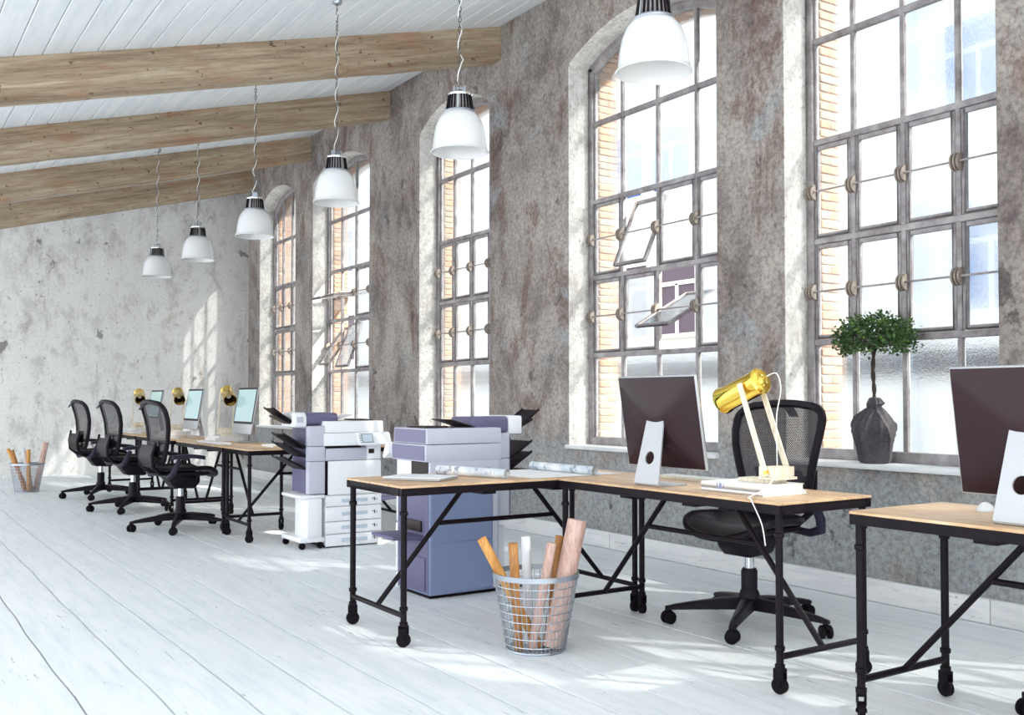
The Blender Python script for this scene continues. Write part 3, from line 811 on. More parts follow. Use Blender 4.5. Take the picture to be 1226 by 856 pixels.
place_chair(ch0, (-11.22, 2.50, 0), 0.08, -100, 'black mesh office chair in the middle of the far row of three')
place_chair(ch0, (-12.92, 2.50, 0), 0.08, -97, 'black mesh office chair closest to the plaster end wall')
place_chair(ch0, (-3.70, 3.96, 0), PI + 0.05, -130, 'black mesh office chair between the gold lamp desk and the window wall')
place_chair(ch0, (-1.72, 3.95, 0), PI, 217, 'black office chair mostly hidden beyond the mouse desk, only its base showing')

# ------------------------------------------------------------------ all-in-one monitors (screen faces +y, lean back)
def make_monitor():
    t = empty('monitor')
    # built upright about the lower edge, then leaned
    lean = math.atan(0.075/0.455)
    W, Hh = 0.56, 0.457
    def L(x, y, z):                       # panel space -> local (screen normal +y)
        return (x, y*math.cos(lean) - z*math.sin(lean) + 0.055, 0.085 + z*math.cos(lean) + y*math.sin(lean))
    b = MB().box((0, -0.005, Hh/2), (W, 0.018, Hh)); b.v = [L(*p) for p in b.v]
    case = b.build('case', M['aluminium'], t, bevel=0.006)
    # bulged dark back
    N = 10
    def bulge(u, v):
        x = (u - 0.5)*(W - 0.012); z = 0.006 + v*(Hh - 0.012)
        e = max(abs(u - 0.5), abs(v - 0.5))*2
        d = 0.034*(1 - e**1.6) if e < 1 else 0
        return L(x, -0.0145 - d, z)
    MB().grid(bulge, 16, 16).build('back_shell', M['monitor_back'], t)
    g_ = MB().box((0, 0.0052, 0.275), (W - 0.008, 0.003, 0.356)); g_.v = [L(*p) for p in g_.v]
    gl_ = g_.build('bezel', M['black_plastic'], t)
    s_ = MB().box((0, 0.0072, 0.277), (W - 0.045, 0.002, 0.315)); s_.v = [L(*p) for p in s_.v]
    s_.build('screen', M['screen'], gl_)
    # bent stand with a round cable hole
    st = MB(); hw, n = 0.085, 24
    a0 = Vector((0, -0.085, 0.012)); a1 = Vector(L(0, -0.04, 0.245))
    dz = (a1 - a0); ln = dz.length; dz.normalize()
    nr = Vector((0, dz.z, -dz.y))
    hc, hr = 0.40*ln, 0.032
    def wd(s): return 0.088 - 0.028*(s/ln)
    outer = []
    for k in range(n):
        a = 2*PI*k/n; c, s = math.cos(a), math.sin(a)
        tx = 1e9
        # ray from the hole centre to the plate outline
        best = 1e9
        for q in range(1, 400):
            r = q*0.001
            x, y = c*r, hc + s*r
            if y <= 0 or y >= ln or abs(x) >= wd(y): best = r; break
        outer.append((c*best, hc + s*best))
    corners = [(wd(0), 0), (-wd(0), 0), (wd(ln), ln), (-wd(ln), ln)]
    for cx_, cy_ in corners:
        i = min(range(n), key=lambda j: (outer[j][0]-cx_)**2 + (outer[j][1]-cy_)**2); outer[i] = (cx_, cy_)
    inner = [(hr*math.cos(2*PI*k/n), hc + hr*math.sin(2*PI*k/n)) for k in range(n)]
    def P(p, off): return a0 + Vector((p[0], 0, 0)) + dz*p[1] + nr*off
    vs_ = [P(p, o) for o in (-0.004, 0.004) for ringp in (outer, inner) for p in ringp]
    fs = []
    for k in range(n):
        j = (k+1) % n
        fs += [(k, j, n+j, n+k), (2*n+k, 3*n+k, 3*n+j, 2*n+j), (k, 2*n+k, 2*n+j, j), (n+k, n+j, 3*n+j, 3*n+k)]
    st.add(vs_, fs)
    st.build('stand', M['aluminium'], t, bevel=0)
    ft = MB().slab(lambda u, v: ((u - 0.5)*(0.176 + 0.0*v), -0.085 + 0.19*v - 0.004 + (0.006 if v == 0 else 0), 0.008 + (0.006*(1 - v/0.08)**2 if v < 0.08 else 0)), 4, 24, (0, 0, -0.0075))
    ft.build('foot', M['aluminium'], t, bevel=0.002, seg=1)
    return t
mon0 = make_monitor()
mon0.location = (-3.64, 3.275, DH)
tag(mon0, 'silver all-in-one monitor seen from behind, on the gold lamp desk', 'monitor', 'all-in-one monitors')
def mon(loc, rz, label): return tag(copy_tree(mon0, None, loc, rz), label, 'monitor', 'all-in-one monitors')
mon((-1.80, 3.275, DH), 0, 'silver all-in-one monitor seen from behind, beside the white mouse')
mon((-9.48, 3.17, DH), PI, 'all-in-one monitor with lit screen on the far desk nearest the copier')
mon((-11.2, 3.15, DH), PI, 'all-in-one monitor with lit screen on the middle far-row desk')
mon((-12.92, 3.15, DH), PI, 'all-in-one monitor with lit screen on the desk closest to the end wall')

# ------------------------------------------------------------------ gold desk lamps on pale wooden stands (head points -x)
def make_lamp():
    t = empty('desk_lamp')
    MB().mm((-0.17, -0.05, 0), (0.03, 0.05, 0.018)).build('base_plank', M['pale_wood'], t, bevel=0.003)
    MB().mm((-0.035, -0.068, 0.018), (0.075, 0.068, 0.03)).mm((-0.03, -0.066, 0.03), (0.06, 0.066, 0.075)).build('base_block', M['pale_wood'], t, bevel=0.002, seg=1)
    for s in (-1, 1):
        MB().bar((0.02, s*0.074, 0.035), (-0.14, s*0.069, 0.445), 0.011, 0.027).build('arm', M['pale_wood'], t, bevel=0.0015, seg=1)
        MB().cyl((0.02, s*0.064, 0.05), (0.02, s*0.082, 0.05), 0.011, n=12).build('pivot_bolt', M['gold'], t)
    ax = Vector((-0.93, 0.0, -0.36)).normalized(); c0 = Vector((-0.145, 0, 0.43))
    def lathe_ax(prof, n=28):
        m = MB().lathe(prof, n)
        q = Vector((0, 0, 1)).rotation_difference(ax)
        m.v = [tuple(c0 + q @ Vector(p)) for p in m.v]; return m
    hd = lathe_ax([(0.02, -0.088), (0.052, -0.085), (0.062, -0.075), (0.062, -0.058), (0.058, -0.053), (0.058, 0.145), (0.064, 0.16), (0.064, 0.178), (0.060, 0.178), (0.055, 0.15), (0.054, -0.03), (0.0, -0.035)])
    h = hd.build('lamp_head', M['gold'], t)
    lathe_ax([(0.0, -0.028), (0.0538, -0.026), (0.0538, 0.13), (0.052, 0.13), (0.052, -0.02), (0.0, -0.02)]).build('inner_liner', M['gold_dark'], h)
    lathe_ax([(0.0, 0.03), (0.02, 0.028), (0.03, 0.05), (0.024, 0.075), (0.0, 0.085)], 16).build('bulb', M['white_enamel'], h)
    lathe_ax([(0.0, -0.098), (0.014, -0.098), (0.02, -0.092), (0.03, -0.088)], 16).build('end_cap', M['gold'], h)
    return t
def cord(name, pts, parent):
    P = [Vector(p) for p in pts]; out = []
    for i in range(len(P)-1):
        p0, p1, p2, p3 = P[max(i-1, 0)], P[i], P[i+1], P[min(i+2, len(P)-1)]
        for k in range(6):
            s = k/6
            out.append(0.5*((2*p1) + (p2-p0)*s + (2*p0-5*p1+4*p2-p3)*s*s + (3*p1-p0-3*p2+p3)*s**3))
    out.append(P[-1])
    return MB().tube(out, 0.0028, 6).build(name, M['cable_white'], parent)
lamp0 = make_lamp()
BOOK = 0.046
def place_lamp(src, loc, rz, label, first=False):
    c = src if first else copy_tree(src)
    c.location = loc; c.rotation_euler = (0, 0, rz)
    return tag(c, label, 'lamp', 'gold desk lamps')
l2 = place_lamp(lamp0, (-10.12, 3.16, DH + BOOK), PI - 0.16, 'gold cylinder desk lamp on the far desk nearest the copier')
l3 = place_lamp(lamp0, (-11.95, 3.15, DH + BOOK), PI - 0.16, 'gold cylinder desk lamp on the middle far-row desk')
l4 = place_lamp(lamp0, (-13.46, 3.06, DH + BOOK), PI - 0.16, 'gold cylinder desk lamp closest to the plaster end wall')
place_lamp(lamp0, (-3.045, 3.42, DH + BOOK), 0, 'large gold desk lamp with pale wooden arms in front of the black mesh chair', True)
cord('cord', [(-0.05, 0.012, 0.478), (0.0, 0.02, 0.49), (0.025, 0.02, 0.42), (0.0, 0.02, 0.30), (0.0, 0.02, 0.15), (0.01, 0.01, 0.078)], lamp0)
pc = cord('power_cord', [(-2.975, 3.352, DH + 0.09), (-2.955, 3.30, DH + 0.06), (-2.935, 3.22, DH + 0.03), (-2.945, 3.15, DH + 0.004), (-2.90, 3.114, DH + 0.003), (-2.865, 3.108, DH - 0.04), (-2.83, 3.106, DH - 0.1), (-2.815, 3.108, DH - 0.18)], None)
tag(pc, 'thin white lamp cord draped over the front edge of the desk', 'cord')

# books under the lamps
def book(name, loc, size, rz, mats, label, group):
    t = empty(name, loc, rz); w, d, h = size
    b = MB().mm((-w/2, -d/2, 0), (w/2, d/2, 0.003)).mm((-w/2, -d/2, h - 0.003), (w/2, d/2, h)).mm((-w/2, -d/2, 0.003), (w/2, -d/2 + 0.004, h - 0.003))
    b.build('cover', mats[0], t, bevel=0.0012, seg=1)
    MB().mm((-w/2 + 0.004, -d/2 + 0.004, 0.003), (w/2 - 0.004, d/2 - 0.005, h - 0.003)).build('pages', mats[1], t)
    if len(mats) > 2:
        MB().mm((-w/2 + 0.10, -d/2 - 0.0006, 0.002), (-w/2 + 0.106, -d/2 + 0.001, h - 0.002)).mm((-w/2 + 0.115, -d/2 - 0.0006, 0.002), (-w/2 + 0.13, -d/2 + 0.001, h - 0.002)).mm((-w/2 + 0.14, -d/2 - 0.0006, 0.002), (-w/2 + 0.144, -d/2 + 0.001, h - 0.002)).build('spine_print', mats[2], t)
    return tag(t, label, 'book', group)
WP = (M['paper'], M['paper'], M['copier_blue'])
GB = 'white books under the lamps'
book('book', (-3.13, 3.38, DH), (0.37, 0.29, 0.016), 0.0, WP[:2], 'thin white book at the bottom of the pile under the large gold lamp', GB)
book('book', (-3.14, 3.38, DH + 0.016), (0.36, 0.28, BOOK - 0.016), 0.0, WP, 'thick white book with striped spine directly under the large gold lamp', GB)
for (x, y, nm) in ((-10.06, 3.12, 'the far desk nearest the copier'), (-11.9, 3.11, 'the middle far-row desk'), (-13.40, 3.07, 'the desk closest to the end wall')):
    book('book', (x, y, DH), (0.36, 0.28, BOOK - 0.016), PI, WP[:2], 'lower white book under the lamp on ' + nm, GB)
    book('book', (x + 0.01, y + 0.01, DH + BOOK - 0.016), (0.32, 0.25, 0.016), PI + 0.08, WP[:2], 'upper thin white book under the lamp on ' + nm, GB)
for (x, y, rz, nm) in ((-3.66, 3.63, 0.0, 'the gold lamp desk'), (-9.45, 2.84, PI, 'the far desk nearest the copier'), (-11.2, 2.84, PI, 'the middle far-row desk'), (-12.9, 2.84, PI, 'the desk closest to the end wall')):
    k = empty('keyboard', (x, y, DH), rz)
    MB().mm((-0.34, -0.06, 0.0), (0.34, 0.06, 0.016)).build('body', M['pale_wood'] if rz == 0 else M['white_plastic'], k, bevel=0.003)
    kb = MB()
    for i in range(28):
        for j in range(4): kb.mm((-0.32 + i*0.0229, -0.05 + j*0.025, 0.016), (-0.302 + i*0.0229, -0.03 + j*0.025, 0.019))
    kb.build('keys', M['key_white'], k, smooth=False)['kind'] = 'stuff'
    tag(k, 'long slim pale keyboard on ' + nm, 'keyboard', 'slim keyboards')
def mouse(loc, rz, label):
    m = MB(); n = 20
    def fn(u, v):
        a = 2*PI*u; r = v
        x = math.copysign(abs(math.cos(a))**0.8, math.cos(a))*0.034*r; y = math.sin(a)*0.056*r
        return (x, y, 0.006 + 0.026*max(0, 1 - r**2.4))
    m.grid(fn, n, 8)
    ring = [fn(k/n, 1) for k in range(n)]
    m.add(ring + [(x, y, 0) for x, y, z in ring], [(k, (k+1) % n, n+(k+1) % n, n+k) for k in range(n)] + [tuple(range(2*n-1, n-1, -1))])
    t = empty('mouse', loc, rz)
    m.build('shell', M['white_enamel'], t)
    MB().cyl((-0.003, 0.03, 0.022), (0.003, 0.03, 0.022), 0.006, n=10).build('wheel', M['copier_grey'], t)
    return tag(t, label, 'mouse')
mouse((-2.13, 3.55, DH), 0.5, 'small white computer mouse on the desk beside the monitor stand')
book('magazine', (-8.47, 3.12, DH), (0.21, 0.30, 0.02), PI/2, WP[:2], 'pale magazine on the crosswise desk next to the copier trays', 'magazines')

# laptop, drawings and sheet on the crosswise desk
lp = empty('laptop', (-4.60, 2.47, DH), 0.62)
MB().mm((-0.165, -0.115, 0.002), (0.165, 0.115, 0.011)).build('body', M['aluminium'], lp, bevel=0.002, seg=1)
MB().mm((-0.165, -0.115, 0.012), (0.165, 0.115, 0.018)).build('lid', M['white_plastic'], lp, bevel=0.002, seg=1)
for sx in (-1, 1):
    for sy in (-1, 1): MB().cyl((sx*.14, sy*.09, 0), (sx*.14, sy*.09, 0.0025), 0.008, n=8).build('rubber_foot', M['rubber'], lp)
tag(lp, 'closed thin white laptop lying on the crosswise desk', 'laptop')
def paper_roll(name, p0, p1, r, label):
    p0 = Vector(p0); p1 = Vector(p1); d = (p1 - p0); ln = d.length
    prof = [(r, 0), (r, ln), (r - 0.0025, ln), (r - 0.0025, 0)]
    b = MB().lathe(prof, 24, closed=True)
    q = Vector((0, 0, 1)).rotation_difference(d.normalized())
    t = empty(name, p0 - Vector((0, 0, r)))
    b.v = [tuple(q @ Vector(p) + Vector((0, 0, r))) for p in b.v]
    b.build('outer_sheet', M['drawing'], t)
    sp = []
    for k in range(40):
        a = k/40*4*PI; rr = r - 0.004 - 0.006*k/40; sp.append((rr*math.cos(a), rr*math.sin(a)))
    vs_ = [(x, y, 0.002) for x, y in sp] + [(x, y, ln - 0.002) for x, y in sp]
    m = MB().add(vs_, [(k, k+1, 41+k, 40+k) for k in range(39)])
    m.v = [tuple(q @ Vector(p) + Vector((0, 0, r))) for p in m.v]
    m.build('inner_sheet', M['paper'], t)
    return tag(t, label, 'paper roll')
_t = NT('drawing_print'); _n = _t.noise(_t.mapping((1, 1, 1)), 22, 4, 0.7); _n2 = _t.noise(_t.mapping((1, 1, 1), (5, 5, 5)), 7, 3, 0.5)
_t.col(_t.mix(_t.rampf(_n, [(0.56, 0.0), (0.6, 0.8)]), _t.ramp(_n2, [(0.4, (0.55, 0.60, 0.66)), (0.6, (0.82, 0.83, 0.84))]), (0.20, 0.23, 0.30))); _t.rough(0.6); M['drawing'] = _t.m
paper_roll('drawing_roll', (-4.84, 2.71, DH + 0.026), (-4.37, 2.86, DH + 0.026), 0.026, 'rolled printed drawing lying next to the closed laptop')
paper_roll('drawing_roll', (-4.86, 3.36, DH + 0.0255), (-4.31, 3.40, DH + 0.0255), 0.024, 'rolled printed drawing lying on the spread white sheet')
sh = MB().slab(lambda u, v: (-4.89 + 0.58*u, 2.98 + 0.62*v, DH + 0.0006 + 0.0006*(u + v)), 6, 6, (0, 0, -0.0004)).build('drawing_sheet', M['paper'])
tag(sh, 'flat white drawing sheet spread on the crosswise desk', 'paper')

# ------------------------------------------------------------------ copiers (front +x, finisher on -y)
def make_copier(back):
    t = empty('copier')
    W_, G_, B_, P_ = M['white_plastic'], M['copier_grey'], M['copier_blue'], M['copier_purple']
    # carcass: blue-grey body sides and rear
    MB().mm((-0.22, -0.245, 0.02), (0.205, 0.245, 0.70)).build('body', B_ if back else W_, t, bevel=0.006)
    MB().mm((-0.20, -0.235, 0.0), (0.19, 0.235, 0.02)).build('plinth', M['rubber'], t)
    # rear cover seams and side recess
    MB().mm((-0.224, -0.238, 0.03), (-0.2195, -0.20, 0.69)).build('rear_corner_strip', G_ if back else W_, t, bevel=0.002, seg=1)
    MB().mm((-0.2235, -0.195, 0.035), (-0.2195, 0.238, 0.33)).mm((-0.2235, -0.195, 0.335), (-0.2195, 0.238, 0.69)).build('rear_panel', B_, t, bevel=0.002, seg=1)
    # four paper drawers
    zs = [0.008, 0.108, 0.21, 0.33, 0.42]
    for z0, z1 in zip(zs, zs[1:]):
        d = MB().mm((0.205, -0.247, z0 + 0.003), (0.23, 0.247, z1 - 0.003)).build('drawer', W_, t, bevel=0.005)
        zc = (z0 + z1)/2
        MB().mm((0.228, -0.11, zc - 0.014), (0.236, 0.12, zc + 0.014)).build('handle', M['handle_blue'], d, bevel=0.006)
        mk = MB().mm((0.2295, 0.165, zc + 0.002), (0.2312, 0.175, zc + 0.012)).mm((0.2295, 0.18, zc - 0.012), (0.2312, 0.19, zc + 0.016)).mm((0.2295, 0.197, zc - 0.004), (0.2312, 0.21, zc + 0.002))
        mk.build('size_mark', M['dark_mark'], d, smooth=False)
    # front door
    MB().mm((0.205, -0.225, 0.425), (0.228, 0.247, 0.70)).build('front_door', W_, t, bevel=0.012)
    MB().mm((0.196, -0.246, 0.425), (0.21, -0.222, 0.70)).build('door_gap', M['rubber'], t)
    # output bay, bridge and scanner
    MB().mm((0.10, -0.247, 0.703), (0.22, 0.12, 0.80)).build('output_cover', G_, t, bevel=0.006)
    MB().mm((-0.20, -0.245, 0.70), (0.10, 0.245, 0.82)).build('inner_bay', M['dark_panel'], t)
    MB().mm((0.02, 0.12, 0.703), (0.215, 0.247, 0.822)).build('bay_pillar', W_, t, bevel=0.004)
    MB().mm((0.214, 0.135, 0.752), (0.2175, 0.185, 0.79)).build('status_window', M['dark_panel'], t)
    MB().mm((-0.222, -0.245, 0.70), (-0.19, 0.245, 0.825)).build('rear_upper_panel', G_, t, bevel=0.004)
    MB().mm((-0.2245, -0.18, 0.735), (-0.2215, -0.145, 0.775)).mm((-0.2245, -0.135, 0.735), (-0.2215, -0.1, 0.775)).build('rear_vent', M['dark_mark'], t)
    MB().mm((-0.225, -0.265, 0.822), (0.232, 0.275, 0.925)).build('scanner', (G_ if back else W_), t, bevel=0.006)
    ad = MB().prism([(-0.228, 0.928), (0.222, 0.928), (0.215, 1.022), (-0.222, 1.022)], 'y', -0.262, 0.268).build('document_feeder', (G_ if back else W_), t, bevel=0.006)
    MB().prism([(-0.12, 1.023), (0.14, 1.023), (0.12, 1.032), (-0.11, 1.035)], 'y', 0.06, 0.22).build('feeder_cover', M['dark_panel'], ad, bevel=0.002, seg=1)
    MB().add([(-0.14, -0.12, 1.022), (0.12, -0.12, 1.022), (0.12, 0.05, 1.07), (-0.14, 0.05, 1.07), (-0.14, -0.12, 1.028), (0.12, -0.12, 1.028), (0.12, 0.05, 1.076), (-0.14, 0.05, 1.076)],
             [(0,3,2,1),(4,5,6,7),(0,1,5,4),(1,2,6,5),(2,3,7,6),(3,0,4,7)]).build('feeder_tray', W_ if not back else M['dark_panel'], ad, bevel=0.002, seg=1)
    MB().mm((0.13, -0.14, 1.006), (0.19, -0.11, 1.024)).build('paper_guide', M['rubber'], ad)
    # tilted control panel
    pr = [(0.232, 0.855), (0.30, 0.822), (0.315, 0.835), (0.27, 0.925), (0.232, 0.93)]
    cp = MB().prism(pr, 'y', 0.01, 0.30).build('control_panel', W_, t, bevel=0.004)
    def on(y0, y1, a, b, h):                       # patches lying on the sloped face, a..b along the slope
        p = Vector((0.315, 0, 0.835)); q = Vector((0.27, 0, 0.925)); d = q - p; nn = Vector((d.z, 0, -d.x)).normalized()
        c = [p + d*a, p + d*b]
        return [(c[0].x, y0, c[0].z), (c[0].x, y1, c[0].z), (c[1].x, y1, c[1].z), (c[1].x, y0, c[1].z)] + [(v.x + nn.x*h, y, v.z + nn.z*h) for v, y in ((c[0], y0), (c[0], y1), (c[1], y1), (c[1], y0))]
    FB = [(0,1,2,3),(4,7,6,5),(0,4,5,1),(1,5,6,2),(2,6,7,3),(3,7,4,0)]
    MB().add(on(0.02, 0.14, 0.1, 0.92, 0.0015), FB).build('display_surround', M['lcd'], cp)
    MB().add(on(0.045, 0.13, 0.2, 0.82, 0.0025), FB).build('display', M['handle_blue'], cp)
    kb = MB()
    for i in range(3):
        for j in range(4): kb.add(on(0.022 + 0*i, 0.034, 0.15 + j*0.2, 0.26 + j*0.2, 0.004), FB) if i == 0 else kb.add(on(0.16 + (i-1)*0.035, 0.185 + (i-1)*0.035, 0.15 + j*0.2, 0.29 + j*0.2, 0.004), FB)
    kb.add(on(0.24, 0.275, 0.3, 0.7, 0.004), FB)
    kb.build('keypad', M['key_white'], cp, smooth=False)['kind'] = 'stuff'
    # finisher tower with output trays
    fx0, fx1, fy0, fy1 = -0.12, 0.225, -0.392, -0.252
    fin = MB().mm((fx0, fy0, 0.44), (fx1, fy1, 0.70)).mm((fx0, fy0, 0.703), (fx1, fy1, 0.82)).mm((fx0, fy0, 0.823), (fx1, fy1, 0.985)).build('finisher', G_ if not back else G_, t, bevel=0.005, merge=False)
    MB().mm((fx0 - 0.003, fy0 - 0.004, 0.445), (fx1 - 0.06, fy0 + 0.001, 0.965)).build('finisher_side', P_, fin, bevel=0.002, seg=1)
    MB().mm((-0.10, -0.25, 0.94), (0.20, -0.10, 0.985)).build('bridge_cover', P_, fin, bevel=0.004)
    tray = MB()
    def trayf(b, y0, z0, y1, z1, x0, x1):
        for (xa, xb, dz) in ((x0, x1, 0.0), (x0 - 0.012, x0, 0.016), (x1, x1 + 0.012, 0.016)):
            b.add([(xa, y0, z0), (xb, y0, z0), (xb, y1, z1), (xa, y1, z1), (xa, y0, z0 + 0.006 + dz), (xb, y0, z0 + 0.006 + dz), (xb, y1, z1 + 0.006 + dz*0.6), (xa, y1, z1 + 0.006 + dz*0.6)],
                  [(0,3,2,1),(4,5,6,7),(0,1,5,4),(1,2,6,5),(2,3,7,6),(3,0,4,7)])
        return b
    for z in (0.63, 0.73, 0.80):
        trayf(MB(), fy0 - 0.002, z, fy0 - 0.19, z + 0.12 - (0.015 if z < 0.7 else 0), fx0 + 0.03, fx1 - 0.07).build('output_tray', M['black_plastic'], fin, merge=False)
    # stapler head over the tower
    hx0, hx1 = -0.10, 0.16
    hp = [(hx0, 0.99), (hx1, 0.99), (hx1 + 0.02, 1.01), (hx1 + 0.02, 1.06), (hx1 - 0.01, 1.088), (hx0 + 0.02, 1.092), (hx0, 1.075)]
    MB().prism(hp, 'y', -0.395, -0.12).build('stapler_head', P_ if not back else M['copier_purple'], fin, bevel=0.01)
    MB().prism([(x*1.04 - 0.002, z) for x, z in [(hx0, 0.975), (hx1 + 0.02, 0.975), (hx1 + 0.03, 1.0), (hx1 + 0.03, 1.06), (hx1, 1.094), (hx0, 1.094)]], 'y', -0.50, -0.396).build('head_cap', M['white_plastic'], fin, bevel=0.012)
    MB().mm((hx1 + 0.025, -0.485, 1.012), (hx1 + 0.040, -0.425, 1.06)).build('head_window', M['copier_grey'], fin, bevel=0.004)
    trayf(MB(), -0.50, 1.01, -0.66, 1.125, -0.06, 0.12).build('top_tray', M['black_plastic'], fin, merge=False)
    trayf(MB(), -0.47, 0.985, -0.62, 1.06, -0.04, 0.10).build('top_tray', M['black_plastic'], fin, merge=False)
    # white wheeled stand under the tower
    st = MB().mm((-0.20, -0.46, 0.405), (0.226, -0.252, 0.432)).mm((-0.05, -0.40, 0.09), (0.226, -0.275, 0.405)).mm((-0.20, -0.46, 0.055), (0.228, -0.252, 0.092)).build('stand', W_, t, bevel=0.008)
    for x in (-0.17, 0.19):
        for y in (-0.43, -0.28):
            MB().cyl((x - 0.012, y, 0.026), (x + 0.012, y, 0.026), 0.026, n=16).mm((x - 0.008, y - 0.012, 0.03), (x + 0.008, y + 0.012, 0.058)).build('caster', M['rubber'], st, merge=False)
    if back:  # added dark sheets; the shade on this side is painted in their colour
        MB().mm((-0.205, 0.2445, 0.03), (0.19, 0.2485, 0.695)).build('side_shade_panel', P_, t, bevel=0.001, seg=1)
        MB().mm((-0.205, 0.2745, 0.83), (0.215, 0.2785, 0.918)).mm((-0.205, 0.2675, 0.935), (0.20, 0.2715, 1.015)).build('upper_side_shade_panel', M['copier_side_shade'], t, merge=False)
    # bypass tray and side doors on the far side
    bp = MB(); bp.add([(-0.14, 0.246, 0.34), (0.16, 0.246, 0.34), (0.16, 0.45, 0.36), (-0.14, 0.45, 0.36), (-0.14, 0.246, 0.375), (0.16, 0.246, 0.375), (0.16, 0.45, 0.378), (-0.14, 0.45, 0.378)],
                      [(0,3,2,1),(4,5,6,7),(0,1,5,4),(1,2,6,5),(2,3,7,6),(3,0,4,7)])
    bp.build('bypass_tray', P_, t, bevel=0.004)
    MB().mm((-0.16, 0.244, 0.39), (0.18, 0.25, 0.69)).build('side_door', P_, t, bevel=0.003)
    MB().mm((-0.17, 0.244, 0.04), (0.17, 0.256, 0.24)).build('side_hatch', P_ if back else W_, t, bevel=0.003)
    MB().mm((-0.13, 0.250, 0.395), (0.10, 0.262, 0.46)).build('feed_slot', M['dark_panel'], t, bevel=0.003)
    return t
cop = make_copier(False); cop.location = (-7.71, 3.40, 0)
tag(cop, 'white office copier showing its drawers and control panel', 'copier')
cop2 = make_copier(True); cop2.location = (-5.447, 3.115, 0); cop2.rotation_euler.z = PI
tag(cop2, 'blue-grey office copier seen from behind, past the crosswise desk', 'copier')

# ------------------------------------------------------------------ wire baskets with tubes
def make_basket():
    t = empty('wire_basket')
    rb, rt, h = 0.14, 0.203, 0.36
    def rad(z): return rb + (rt - rb)*z/h
    MB().lathe([(rt - 0.004, h - 0.012), (rt + 0.006, h - 0.012), (rt + 0.006, h + 0.012), (rt - 0.004, h + 0.012)], 40, closed=True).build('rim', M['steel'], t)
    w = MB()
    for k in range(44):
        a = 2*PI*k/44; c, s = math.cos(a), math.sin(a)
        w.tube([(c*rad(z), s*rad(z), z) for z in (0.004, h*0.5, h)], 0.0022, 5)
    w.build('upright_wires', M['steel'], t, merge=False)
    w = MB()
    for z in (0.035, 0.075, 0.115, 0.155, 0.195, 0.235, 0.275, 0.315):
        w.tube([(math.cos(2*PI*k/40)*(rad(z) + 0.003), math.sin(2*PI*k/40)*(rad(z) + 0.003), z) for k in range(40)], 0.0026, 5, True)
    w.build('hoop_wires', M['steel'], t, merge=False)
    b = MB()
    b.tube([(math.cos(2*PI*k/40)*rb, math.sin(2*PI*k/40)*rb, 0.006) for k in range(40)], 0.006, 6, True)
    for k in range(-6, 7):
        x = k*0.021; y = math.sqrt(max(0, rb*rb - x*x))
        b.cyl((x, -y, 0.005), (x, y, 0.005), 0.0022, n=5); b.cyl((-y, x, 0.007), (y, x, 0.007), 0.0022, n=5)
    b.build('bottom', M['steel'], t, merge=False)
    return t
def tube_(name, base, bot, top, r, mat, label, group, wall=0.003):
    """bot/top: (right, forward, z) offsets from the basket centre"""
    def wpt(o): return Vector(base) + R0*o[0] + F0*o[1] + Vector((0, 0, o[2]))
    p0, p1 = wpt(bot), wpt(top); d = p1 - p0; ln = d.length
    m = MB().lathe([(0.0, 0), (r, 0), (r, ln), (r - wall, ln), (r - wall, 0.004), (0.0, 0.004)], 24)
    q = Vector((0, 0, 1)).rotation_difference(d.normalized())
    m.v = [tuple(q @ Vector(p)) for p in m.v]
    return tag(m.build(name, mat, None, loc=tuple(p0)), label, 'tube', group)
bk1 = make_basket(); BK1 = (-3.925, 2.735, 0.0); bk1.location = BK1
tag(bk1, 'wire waste basket on the floor in front of the crosswise desk', 'basket', 'wire baskets')
BK2 = (-14.22, 1.85, 0.0)
bk2 = copy_tree(bk1, None, BK2, 0.4); tag(bk2, 'wire waste basket on the floor by the plaster end wall', 'basket', 'wire baskets')
Z0 = 0.012
for base, nm, sgn in ((BK1, 'in the basket by the crosswise desk', 1), (BK2, 'in the basket by the end wall', 0)):
    gp = 'tubes ' + nm
    L1 = [((0.015, 0.0, Z0), (-0.262, 0.0, 0.53), 0.0235, 'tube_orange', 'orange-brown tube leaning outward, most tilted, '),
          ((-0.08, -0.06, Z0), (-0.110, -0.06, 0.515), 0.0225, 'tube_brown', 'dark brown tube beside the white tube '),
          ((-0.03, 0.065, Z0), (-0.047, 0.06, 0.53), 0.0235, 'tube_white', 'white tube standing almost upright '),
          ((-0.02, -0.06, Z0), (0.075, -0.055, 0.515), 0.0225, 'tube_pink', 'slim pinkish tube '),
          ((0.06, 0.055, Z0), (0.122, 0.085, 0.53), 0.0225, 'tube_brown', 'dark brown tube beside the thick pink roll '),
          ((0.075, -0.045, Z0 + 0.012), (0.2, -0.02, 0.62), 0.047, 'tube_pink', 'thick pale pink roll, the widest ')]
    if not sgn:
        L1 = [((0.01, 0.0, Z0), (-0.27, 0.03, 0.55), 0.0235, 'tube_orange', 'orange-brown tube leaning outward, most tilted, '),
              ((0.0, -0.06, Z0), (-0.17, -0.06, 0.54), 0.0225, 'tube_brown', 'dark brown tube next to the leaning orange tube '),
              ((0.01, 0.06, Z0), (-0.09, 0.07, 0.56), 0.0235, 'tube_white', 'white tube '),
              ((0.065, -0.005, Z0), (-0.02, 0.0, 0.53), 0.0225, 'tube_pink', 'slim pinkish tube '),
              ((0.05, -0.065, Z0), (0.055, -0.08, 0.55), 0.0225, 'tube_orange', 'upright orange tube '),
              ((0.085, 0.06, Z0 + 0.012), (0.21, 0.06, 0.63), 0.036, 'tube_pink', 'thick pale pink roll, the widest ')]
    for bot, top, r, mt, lb in L1:
        tube_('drawing_tube', base, bot, top, r, M[mt], lb + nm, gp, 0.003 if r < 0.03 else 0.004)

